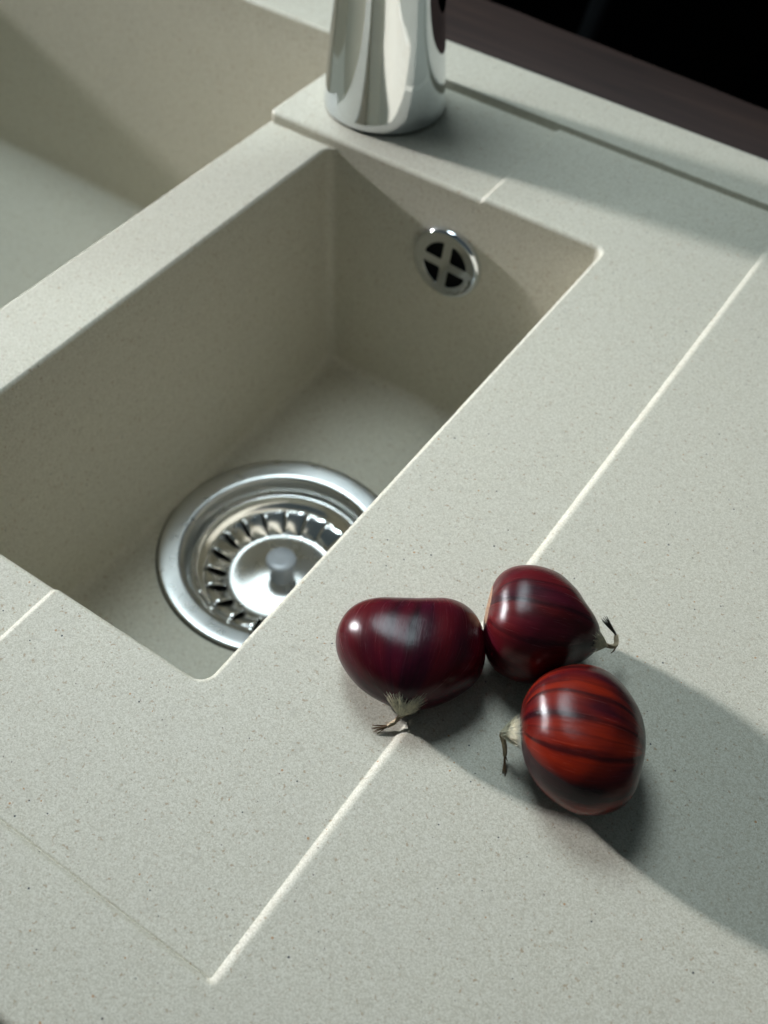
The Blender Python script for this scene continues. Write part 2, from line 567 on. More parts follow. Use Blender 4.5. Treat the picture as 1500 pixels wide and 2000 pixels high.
# drain fitting fixed in the floor of the small bowl
prof = [(DR - 0.4, ZF + 0.25), (DR, ZF + 0.7), (DR, ZF + 1.3), (DR - 0.5, ZF + 1.9), (DR - 1.6, ZF + 2.1), (60, ZF + 1.9), (54.5, ZF + 1.5), (52.8, ZF + 1.2), (51.6, ZF + 0.6),
        (50.9, ZF - 0.6), (50.5, ZF - 3), (50.2, ZF - 9), (49.8, ZF - 10.6), (49.0, ZF - 11.4), (47.5, ZF - 11.8), (46.8, ZF - 13), (46.4, ZF - 30), (44, ZF - 40), (22, ZF - 52), (20, ZF - 70)]
V, F = lathe(prof, DX, DY, 128)
flange = mesh_obj("drain_flange", V, F, M_STEEL, sink, weighted=True)
V, F = lathe([(DR - 1, ZF + 0.1), (DR + 0.9, ZF + 0.1), (DR + 0.9, ZF + 0.5), (DR - 1, ZF + 0.5)], DX, DY, 96)
mesh_obj("seal_shadow_ring", V, F, M_RUBBER, flange)  # dark seal edge, doubling as a painted contact shadow round the flange
V, F = lathe([(20.2, ZF - 60), (10, ZF - 60), (0.1, ZF - 60)], DX, DY, 32)
mesh_obj("pipe_dark_disc", V, F, M_BLACK, flange)  # flat black disc painted as the darkness down the pipe

# overflow cover on the rear wall of the small bowl
def build_overflow():
    cx, cz = 79.0, -46.0
    ywall = YBB - DRAFT * 35
    rot = radians(-4)
    def W(u, v, out):      # plate coordinates -> world; out = proud of the wall
        c, s = cos(rot), sin(rot)
        u, v = u * c - v * s, u * s + v * c
        return (cx + u, ywall - out - v * 0.0 + (v) * DRAFT, cz + v)
    # quadrant openings
    holes = []
    ro, hw, rr = 13.2, 2.5, 1.4
    for q in range(4):
        pts = []
        # sector corner points, then rounded
        a0 = math.asin((hw) / ro); a1 = pi / 2 - a0
        raw = [(hw, hw)] + [(ro * cos(a0 + (a1 - a0) * k / 10), ro * sin(a0 + (a1 - a0) * k / 10)) for k in range(11)]
        n = len(raw); sm = []
        for i in range(n):
            P = Vector(raw[i]); A = Vector(raw[i - 1]); B = Vector(raw[(i + 1) % n])
            if i in (0, 1, n - 1):
                d1 = (A - P).normalized(); d2 = (B - P).normalized()
                l1 = min(rr, (A - P).length * 0.5 if i != 0 else rr); l2 = min(rr, (B - P).length * 0.9)
                s = P + d1 * min(rr, (A - P).length * 0.9); e = P + d2 * l2
                for k in range(5):
                    t = k / 4
                    sm.append(tuple(s * (1 - t) ** 2 + P * 2 * t * (1 - t) + e * t * t))
            else: sm.append(tuple(P))
        for (x, y) in sm:
            for _ in range(q): x, y = -y, x
            pts.append((x, y))
        holes.append(pts)
    N = 72
    pts = [(17.0 * cos(2 * pi * k / N), 17.0 * sin(2 * pi * k / N)) for k in range(N)]
    edges = [(i, (i + 1) % N) for i in range(N)]
    for hpts in holes:
        o = len(pts); pts += hpts
        edges += [(o + i, o + (i + 1) % len(hpts)) for i in range(len(hpts))]
    V2, F2 = cdt(pts, edges)
    G = [f for f in F2 if not any(pt_in(hp, sum(V2[i][0] for i in f) / 3, sum(V2[i][1] for i in f) / 3) for hp in holes)]
    plate = ([W(x, y, 4.0) for x, y in V2], G)
    parts = [plate]
    for hp in holes:
        parts.append(loft([[W(x, y, 4.0) for x, y in hp], [W(x * 0.985, y * 0.985, 3.7) for x, y in hp], [W(x * 0.985, y * 0.985, 2.2) for x, y in hp]]))
    rim = []
    for r, out in ((17.0, 4.0), (17.7, 4.15), (18.4, 4.1), (19.1, 3.7), (19.7, 2.9), (20.0, 1.8), (20.0, 0.2)):
        rim.append([W(r * cos(2 * pi * k / N), r * sin(2 * pi * k / N), out) for k in range(N)])
    parts.append(loft(rim))
    V, F = merge(parts)
    o = mesh_obj("overflow_cover", V, F, M_CHROME, sink, weighted=True, sharp=50)
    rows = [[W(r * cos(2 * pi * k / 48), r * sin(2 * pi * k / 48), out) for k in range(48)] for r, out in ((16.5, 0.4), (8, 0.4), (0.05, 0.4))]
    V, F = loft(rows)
    mesh_obj("overflow_dark_disc", V, F, M_BLACK, o)  # black disc stands in for the shaded hole, the wall is not cut
build_overflow()

# ------------------------------------------------------------------ strainer basket lying in the drain
bk = empty("strainer_basket", (DX, DY, ZF), "polished steel strainer basket with grey centre knob sitting in the small bowl's drain", "sink strainer")
BO = (DX, DY, ZF)
prof = [(49.0, ZF - 11.2), (48.9, ZF - 10.0), (48.5, ZF - 9.1), (47.7, ZF - 8.6), (46.8, ZF - 8.7), (46.1, ZF - 9.4), (45.5, ZF - 10.8), (44.4, ZF - 12.0), (42.6, ZF - 13.2), (41.4, ZF - 14.2), (40.8, ZF - 15.2)]
V, F = lathe(prof, DX, DY, 128)
mesh_obj("basket_rim", V, F, M_POLISH, bk, org=BO, weighted=True)
prof = [(29.8, ZF - 21.6), (28.4, ZF - 21.9), (26.5, ZF - 22.0), (22, ZF - 21.6), (16, ZF - 20.9), (8, ZF - 20.2), (0.05, ZF - 20.0)]
V, F = lathe(prof, DX, DY, 96)
mesh_obj("basket_floor", V, F, M_SPUN, bk, org=BO)
NL = 20
V = []; rowsL = []
nt_, ns_ = 7, 12
for i in range(nt_):
    t = i / (nt_ - 1)
    row = []
    for j in range(ns_):
        s = j / (ns_ - 1)
        r = 41.0 + (29.4 - 41.0) * s
        z = ZF - 14.6 + (-20.8 + 14.6) * s
        prf = sin(pi * min(1.0, s * 1.02)) ** 0.38
        lift = (0.2 + 2.6 * (t ** 1.2)) * prf
        # normal of the cone wall, pointing inwards and up
        nx, nz = -0.47, 0.88
        a = 2 * pi / NL * (t * 0.90)
        rr = r + nx * lift
        row.append((DX + rr * cos(a), DY + rr * sin(a), z + nz * lift))
    rowsL.append(row)
# thin rolled lip on the raised edge
row = []
for (x, y, z), j in zip(rowsL[-1], range(ns_)):
    a = 2 * pi / NL * 0.915
    r = hypot(x - DX, y - DY)
    s = j / (ns_ - 1)
    row.append((DX + r * cos(a), DY + r * sin(a), z - 0.6 * sin(pi * s) ** 0.5))
rowsL.append(row)
V, F = loft(rowsL, False)
louvre0 = mesh_obj("louvre", V, F, M_POLISH, bk, org=BO)
for k in range(1, NL):
    c = louvre0.copy(); col.objects.link(c); c.parent = bk
    c.rotation_euler = (0, 0, 2 * pi * k / NL)
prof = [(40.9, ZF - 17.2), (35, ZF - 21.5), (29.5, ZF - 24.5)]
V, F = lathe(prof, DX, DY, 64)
mesh_obj("slit_dark_sheet", V, F, M_BLACK, bk, org=BO)  # black sheet under the louvres paints the slits dark, no real basket part
prof = [(7.0, ZF - 20.4), (6.0, ZF - 19.8), (5.4, ZF - 18.8), (5.2, ZF - 14), (5.5, ZF - 9.5), (6.3, ZF - 8.2), (7.6, ZF - 7.6), (8.1, ZF - 7.0), (8.2, ZF - 6.2), (7.9, ZF - 5.4), (7.2, ZF - 5.0), (4, ZF - 4.9), (0.05, ZF - 4.9)]
V, F = lathe(prof, DX, DY, 48)
mesh_obj("knob", V, F, M_KNOB, bk, org=BO)

# ------------------------------------------------------------------ tap
TX, TY = 5.0, 335.6
tap = empty("mixer_tap", (TX, TY, Z2), "polished chrome tap standing on the ledge behind the small bowl", "tap")
TO = (TX, TY, Z2)
prof = [(31.4, Z2 + 0.9), (32.3, Z2 + 1.1), (32.9, Z2 + 1.9), (33.0, Z2 + 3.0)]
for zz in (8, 16, 24, 32, 40, 48, 56, 70, 90, 110, 130, 150):
    prof.append((33.0 * (1 - 0.0024 * zz) if zz <= 56 else 28.6 - (zz - 56) * 0.04, Z2 + zz))
prof += [(24.6, Z2 + 153), (22, Z2 + 155), (10, Z2 + 156), (0.1, Z2 + 156)]
V, F = lathe(prof, TX, TY, 160)
mesh_obj("tap_body", V, F, M_CHROME, tap, org=TO)
V, F = lathe([(31.6, Z2 + 0.02), (31.8, Z2 + 0.3), (31.6, Z2 + 0.95)], TX, TY, 96)
mesh_obj("base_seal", V, F, M_RUBBER, tap, org=TO)
sp = []
dirx, diry = -0.62, -0.78
for k in range(24):
    t = k / 23
    s = 20 + 165 * t
    sp.append((TX + dirx * s, TY + diry * s, Z2 + 128 + 40 * sin(t * 2.0) - (18 * max(0, t - 0.8) / 0.2)))
V, F = tube(sp, [12.5] * 24, 32)
mesh_obj("spout", V, F, M_CHROME, tap, org=TO)
V, F = tube([(TX, TY, Z2 + 155), (TX + 4, TY + 6, Z2 + 166), (TX + 14, TY + 26, Z2 + 180), (TX + 26, TY + 55, Z2 + 200)], [15, 13, 6, 5], 24)
mesh_obj("lever", V, F, M_CHROME, tap, org=TO)

# ------------------------------------------------------------------ worktop and what lies behind
def build_worktop():
    hx0, hx1, hy0, hy1 = SX0 + 14, SX1 - 14, SY0 + 14, SY1 - 14
    X0, X1, Y0 = -1250.0, 900.0, -520.0
    def yb(x): return 482.0 - 0.055 * x
    zt, zb = -8.6, -48.0
    pts = [(X0, Y0), (X1, Y0), (X1, yb(X1)), (X0, yb(X0)), (hx0, hy0), (hx1, hy0), (hx1, hy1), (hx0, hy1)]
    nb = 160
    back = [(X1 + (X0 - X1) * k / nb, 0) for k in range(nb + 1)]
    random.seed(3)
    back = [(x, yb(x) + random.uniform(-0.35, 0.35)) for x, _ in back]
    hole = [(hx0, hy0), (hx1, hy0), (hx1, hy1), (hx0, hy1)]
    outer = [(X0, Y0), (X1, Y0)] + back
    pts = outer + hole
    n = len(outer)
    ed = [(i, (i + 1) % n) for i in range(n)] + [(n + i, n + (i + 1) % 4) for i in range(4)]
    V2, F2 = cdt(pts, ed)
    G = [f for f in F2 if pt_in(outer, sum(V2[i][0] for i in f) / 3, sum(V2[i][1] for i in f) / 3) and not pt_in(hole, sum(V2[i][0] for i in f) / 3, sum(V2[i][1] for i in f) / 3)]
    top = ([(x, y, zt) for x, y in V2], G)
    ctr = Vector((0, 0))
    rows = []
    for k in range(5):
        a = (pi / 2) * k / 4
        e = 1.5
        rr = []
        for i, (x, y) in enumerate(outer):
            oy = e * sin(a) * (1 if y > 0 else -1)
            rr.append((x, y + oy, zt - e * (1 - cos(a))))
        rows.append(rr)
    rows.append([(p[0], p[1], zb) for p in rows[-1]])
    side = loft(rows)
    hs = loft([[(x, y, zt) for x, y in hole], [(x, y, zb) for x, y in hole]])
    V, F = merge([top, side, hs])
    o = mesh_obj("worktop", V, F, M_WOOD, None, weighted=True)
    flip_if_down(o)
    o["label"] = "dark brown wooden worktop the pale sink is set into"
    o["category"] = "worktop"
build_worktop()

V = [(-4000, -3000, -900), (4000, -3000, -900), (4000, 4000, -900), (-4000, 4000, -900)]
fl = mesh_obj("floor", V, [(0, 1, 2, 3)], M_FLOOR)
fl["kind"] = "structure"

def build_streak_pole():  # invented object, added so its gloss gives a faint streak
    bx, by = -192.0, 1085.0
    org = (bx, by, -900)
    st = empty("added_streak_pole", org, "slim black glossy pole of a made-up stand, added for a faint streak in the dark behind the wooden worktop", "stand")
    M = plain("black_lacquer", (0.006, 0.006, 0.007), 0.25, 0.5)
    V, F = lathe([(150, -899.5), (150, -893), (140, -886), (20, -878), (14, -868)], bx - 67, by - 150, 64)
    mesh_obj("base", V, F, M, st, org=org)
    pts = [(bx + 0.12 * (z + 330), by + 0.27 * (z + 330), z) for z in (-885, -700, -500, -420, -350, -300, -250, -150, 0, 200, 500)]
    V, F = tube(pts, [13] * len(pts), 24)
    mesh_obj("pole", V, F, M, st, org=org)
    for k in range(4):
        a = k * pi / 2 + 0.5
        V, F = tube([(pts[-1][0], pts[-1][1], 490), (pts[-1][0] + 40 * cos(a), pts[-1][1] + 40 * sin(a), 495), (pts[-1][0] + 70 * cos(a), pts[-1][1] + 70 * sin(a), 535)], [7, 6, 6], 12)
        mesh_obj("hook", V, F, M, st, org=org)
build_streak_pole()

# ------------------------------------------------------------------ chestnuts
K = 72
TH = [2 * pi * i / K for i in range(K)]

def smoothR(R, nh):
    out = [0.0] * K
    for k in range(nh + 1):
        a = sum(R[i] * cos(k * TH[i]) for i in range(K)) * (1 if k == 0 else 2) / K
        b = sum(R[i] * sin(k * TH[i]) for i in range(K)) * (0 if k == 0 else 2) / K
        for i in range(K): out[i] += a * cos(k * TH[i]) + b * sin(k * TH[i])
    return out

M_HAIR = plain("pale_down", (0.74, 0.68, 0.51), 0.8, 0.2, 900)
M_STYLE = plain("dry_style", (0.16, 0.10, 0.055), 0.7, 0.3, 900)
M_STYLE_DARK = plain("dark_style", (0.035, 0.027, 0.02), 0.7, 0.3, 900)
M_STYLE_PALE = plain("pale_style", (0.46, 0.37, 0.25), 0.75, 0.2, 900)

def scar_mat():
    m, nt, p = new_mat("fibrous_scar"); b = NB(nt)
    co = b.n('ShaderNodeTexCoord').outputs['Object']
    f = b.noise(co, 900, 3.0, 0.6)
    c = b.ramp(f, [(0.3, (0.12, 0.06, 0.035)), (0.55, (0.32, 0.19, 0.11)), (0.75, (0.48, 0.34, 0.22))])
    b.l(c, p.inputs['Base Color']); p.inputs['Roughness'].default_value = 0.8
    b.l(b.bump(f, 0.6, 0.0006), p.inputs['Normal'])
    return m
M_SCAR = scar_mat()

def chestnut(data, label, axis, mat, scar_d, rib=0.0, nrib=9, ribphase=0.0, e=0.72):
    """data = centre, upper half height, lower half height, plan radii; axis points to the tip"""
    c, H, Hd, R = data
    c = Vector(c)
    Rs = smoothR(R, 3)
    ax = Vector(axis).normalized()
    fx = Vector((0, 0, 1)) - ax * ax.z; fx.normalize()
    fy = ax.cross(fx)
    def Rat(th, arr):
        u = (th / (2 * pi)) * K; i = int(math.floor(u)) % K; f = u - math.floor(u)
        # cubic interpolation
        p0, p1, p2, p3 = arr[(i - 1) % K], arr[i], arr[(i + 1) % K], arr[(i + 2) % K]
        return p1 + 0.5 * f * (p2 - p0 + f * (2 * p0 - 5 * p1 + 4 * p2 - p3 + f * (3 * (p1 - p2) + p3 - p0)))
    NT, NP = 216, 100
    V = []; att = []
    ext = max(abs(Rat(TH[i], R)) for i in range(K))
    def fib(q):
        # warp so that the meridians meet at the tip, which lies on the surface
        a = q.dot(ax); x = q.dot(fx); y = q.dot(fy)
        r = hypot(x, y) + 1e-6
        return (x / r, y / r, a / ext)
    rows = []
    for j in range(NP + 1):
        p = -pi / 2 + pi * j / NP
        cp = max(cos(p), 0.0) ** e; sp = sin(p); sp = math.copysign(abs(sp) ** 0.95, sp)
        w = cos(p)
        row = []
        for i in range(NT):
            th = 2 * pi * i / NT
            Re = Rat(th, R) * w + Rat(th, Rs) * (1 - w)
            q = Vector((Re * cp * cos(th), Re * cp * sin(th), (H if sp > 0 else Hd) * sp))
            row.append(q)
        rows.append(row)
        if j in (0, NP): pass
    # ribs along the meridians
    if rib:
        for row in rows:
            for q in row:
                cx_, sx_, al = fib(q)
                a = atan2(sx_, cx_)
                k = 1 - min(1, abs(al)) ** 4
                s = rib * k * (0.6 * cos(nrib * a + ribphase) + 0.4 * cos((nrib * 2 - 3) * a + 1.3 + 2 * ribphase))
                q *= 1 + s
    V = [q for r in rows for q in r]
    F = []
    scarF = []
    bax = -ax
    for j in range(NP):
        for i in range(NT):
            k = (i + 1) % NT
            f = (j * NT + i, j * NT + k, (j + 1) * NT + k, (j + 1) * NT + i)
            cq = (V[f[0]] + V[f[1]] + V[f[2]] + V[f[3]]) / 4
            (scarF if cq.dot(bax) > scar_d else F).append(f)
    # flatten the scar end a little
    for q in V:
        t = q.dot(bax) - scar_d
        if t > 0: q -= bax * t * 0.55
    zmin = min(q.z for q in V)
    root = empty("chestnut", (c.x, c.y, c.z + zmin), label, "chestnut", "chestnuts lying on the drainer")
    org = Vector((c.x, c.y, c.z + zmin))
    def make(name, faces, mt):
        me = bpy.data.meshes.new(name)
        used = sorted(set(i for f in faces for i in f)); mp = {v: n for n, v in enumerate(used)}
        me.from_pydata([tuple((c + V[i] - org) * S) for i in used], [], [tuple(mp[i] for i in f) for f in faces])
        at = me.attributes.new("fibre", 'FLOAT_VECTOR', 'POINT')
        for n, i in enumerate(used): at.data[n].vector = fib(V[i])
        bm = bmesh.new(); bm.from_mesh(me)
        bmesh.ops.remove_doubles(bm, verts=bm.verts, dist=1e-3 * S)
        bmesh.ops.recalc_face_normals(bm, faces=bm.faces)
        for f in bm.faces: f.smooth = True
        bm.to_mesh(me); bm.free()
        me.materials.append(mt)
        return link(bpy.data.objects.new(name, me), root)
    sh = make("shell", F, mat)
    if scarF: make("scar", scarF, M_SCAR)
    return root, org, c, V

def hair_mesh(name, root, org, strands, mat):
    parts = []
    for pts, rads in strands:
        parts.append(tube(pts, rads, 5))
    V, F = merge(parts)
    o = mesh_obj(name, V, F, mat, root, org=org)
    return o

def bez(p0, p1, p2, n=7):
    p0, p1, p2 = Vector(p0), Vector(p1), Vector(p2)
    return [p0 * (1 - t) ** 2 + p1 * 2 * t * (1 - t) + p2 * t * t for t in [k / (n - 1) for k in range(n)]]

M_N1 = shell_mat("maroon_shell", (0.010, 0.0015, 0.004), (0.042, 0.0018, 0.010), (0.10, 0.0035, 0.006), [], 0.65, 0.22, 1.7, 0.8)
M_N2 = shell_mat("plum_shell", (0.011, 0.0016, 0.0045), (0.055, 0.0035, 0.010), (0.13, 0.008, 0.006), [(-0.3, 0.04, 0.5), (0.2, 0.05, 0.6), (0.9, 0.05, 0.5)], 0.6, 0.22, 5.3)
M_N3 = shell_mat("russet_shell", (0.014, 0.002, 0.004), (0.048, 0.0026, 0.006), (0.20, 0.0125, 0.0018), [(-0.75, 0.065, 0.8), (-0.12, 0.05, 0.65), (0.38, 0.06, 0.75), (0.62, 0.03, 0.4), (1.0, 0.08, 0.8), (1.6, 0.07, 0.7), (-1.4, 0.08, 0.7), (-0.45, 0.03, 0.4)], 0.85, 0.22, 8.9)

D1 = [[213.62, 42.32, 11.89], 14.48, 13.49, [21.49, 22.17, 22.83, 23.39, 23.78, 24.01, 24.14, 24.26, 24.42, 24.67, 24.95, 25.22, 25.41, 25.45, 25.32, 24.97, 24.4, 23.6, 22.63, 21.55, 20.49, 19.57, 18.9, 18.49, 18.32, 18.32, 18.41, 18.6, 18.91, 19.42, 20.17, 21.14, 22.24, 23.34, 24.3, 25.03, 25.49, 25.72, 25.77, 25.69, 25.5, 25.2, 24.77, 24.23, 23.62, 22.98, 22.38, 21.85, 21.38, 20.98, 20.59, 20.22, 19.87, 19.58, 19.39, 19.32, 19.37, 19.5, 19.64, 19.72, 19.72, 19.64, 19.51, 19.4, 19.35, 19.38, 19.48, 19.62, 19.81, 20.05, 20.4, 20.88]]
D2 = [[241.22, 73.79, 15.38], 16.47, 15.98, [20.13, 21.11, 21.91, 22.23, 21.93, 21.11, 20.02, 19.0, 18.28, 17.91, 17.8, 17.8, 17.78, 17.73, 17.7, 17.77, 17.95, 18.19, 18.41, 18.54, 18.59, 18.6, 18.64, 18.73, 18.87, 19.04, 19.21, 19.38, 19.56, 19.73, 19.83, 19.8, 19.57, 19.13, 18.56, 17.97, 17.46, 17.09, 16.86, 16.71, 16.61, 16.53, 16.52, 16.61, 16.83, 17.18, 17.63, 18.14, 18.68, 19.22, 19.74, 20.16, 20.46, 20.59, 20.59, 20.53, 20.47, 20.48, 20.51, 20.5, 20.39, 20.15, 19.85, 19.55, 19.35, 19.23, 19.13, 18.98, 18.8, 18.68, 18.81, 19.3]]
D3 = [[274.69, 44.89, 15.5], 16.0, 15.5, [19.63, 19.3, 19.11, 19.01, 18.94, 18.9, 18.9, 18.97, 19.11, 19.32, 19.54, 19.77, 19.99, 20.24, 20.56, 20.97, 21.48, 22.05, 22.64, 23.2, 23.67, 24.03, 24.26, 24.36, 24.34, 24.23, 24.07, 23.89, 23.73, 23.58, 23.42, 23.23, 22.97, 22.64, 22.25, 21.8, 21.31, 20.78, 20.25, 19.75, 19.32, 19.02, 18.86, 18.84, 18.91, 19.03, 19.17, 19.3, 19.44, 19.61, 19.83, 20.09, 20.38, 20.68, 21.0, 21.36, 21.76, 22.2, 22.64, 23.02, 23.3, 23.49, 23.59, 23.65, 23.66, 23.59, 23.38, 22.98, 22.37, 21.62, 20.84, 20.15]]
n1 = chestnut(D1, "wide dark maroon chestnut nearest the small bowl, its pale tuft facing forward", (7.2, -17, -1.4), M_N1, 30, 0.004, 7, 0.4)
n2 = chestnut(D2, "plum-red chestnut at the back of the three, tan base against its neighbour", (20, 8.3, -2.0), M_N2, 15.9, 0.006, 6, 1.0)
n3 = chestnut(D3, "russet chestnut with dark stripes, nearest the viewer on the right", (-19.4, -6.7, -2), M_N3, 30, 0.005, 8, 0.2)

def tuft(n, stem, tips, end_pts, matend, seed=1):
    """down fanning from the stem's root over the shell, a bent stem, and a splayed dry end"""
    root, org, c, V = n
    random.seed(seed)
    r0 = Vector(stem[0])
    strands = []
    for tp in tips:
        q = Vector(tp)
        nrm = (q - c).normalized()
        q = r0.lerp(q, random.uniform(0.55, 1.08))
        q2 = q + nrm * random.uniform(0.1, 0.6)
        st = r0 + Vector((random.gauss(0, .33), random.gauss(0, .33), random.gauss(0, .33)))
        mid = st * 0.5 + q2 * 0.5 + nrm * random.uniform(0.3, 1.2)
        w = random.uniform(0.05, 0.11)
        strands.append((bez(st, mid, q2, 6), [w * 1.5, w * 1.6, w * 1.4, w * 1.1, w * 0.8, w * 0.3]))
    o = hair_mesh("tuft", root, org, strands, M_HAIR); o["kind"] = "stuff"
    strands = []
    for k in range(16):
        off = Vector((random.gauss(0, .34), random.gauss(0, .34), random.gauss(0, .34)))
        P = [Vector(p) + off * (1 - 0.5 * i / len(stem)) for i, p in enumerate(stem)]
        Q = []
        for i in range(len(P) - 1): Q += [P[i], (P[i] + P[i + 1]) / 2 + Vector((random.gauss(0, .08), random.gauss(0, .08), random.gauss(0, .08)))]
        Q.append(P[-1])
        strands.append((Q, [0.36 - 0.14 * i / (len(Q) - 1) for i in range(len(Q))]))
    hair_mesh("stem", root, org, strands, M_STYLE_PALE)
    strands = []
    for ep in end_pts:
        s = Vector(stem[-1]) + Vector((random.gauss(0, .15), random.gauss(0, .15), random.gauss(0, .15)))
        e_ = Vector(ep)
        mid = (s + e_) / 2 + Vector((random.gauss(0, .25), random.gauss(0, .25), random.gauss(0.1, .2)))
        strands.append((bez(s, mid, e_, 6), [0.26, 0.24, 0.22, 0.20, 0.16, 0.09]))
    hair_mesh("style", root, org, strands, matend)

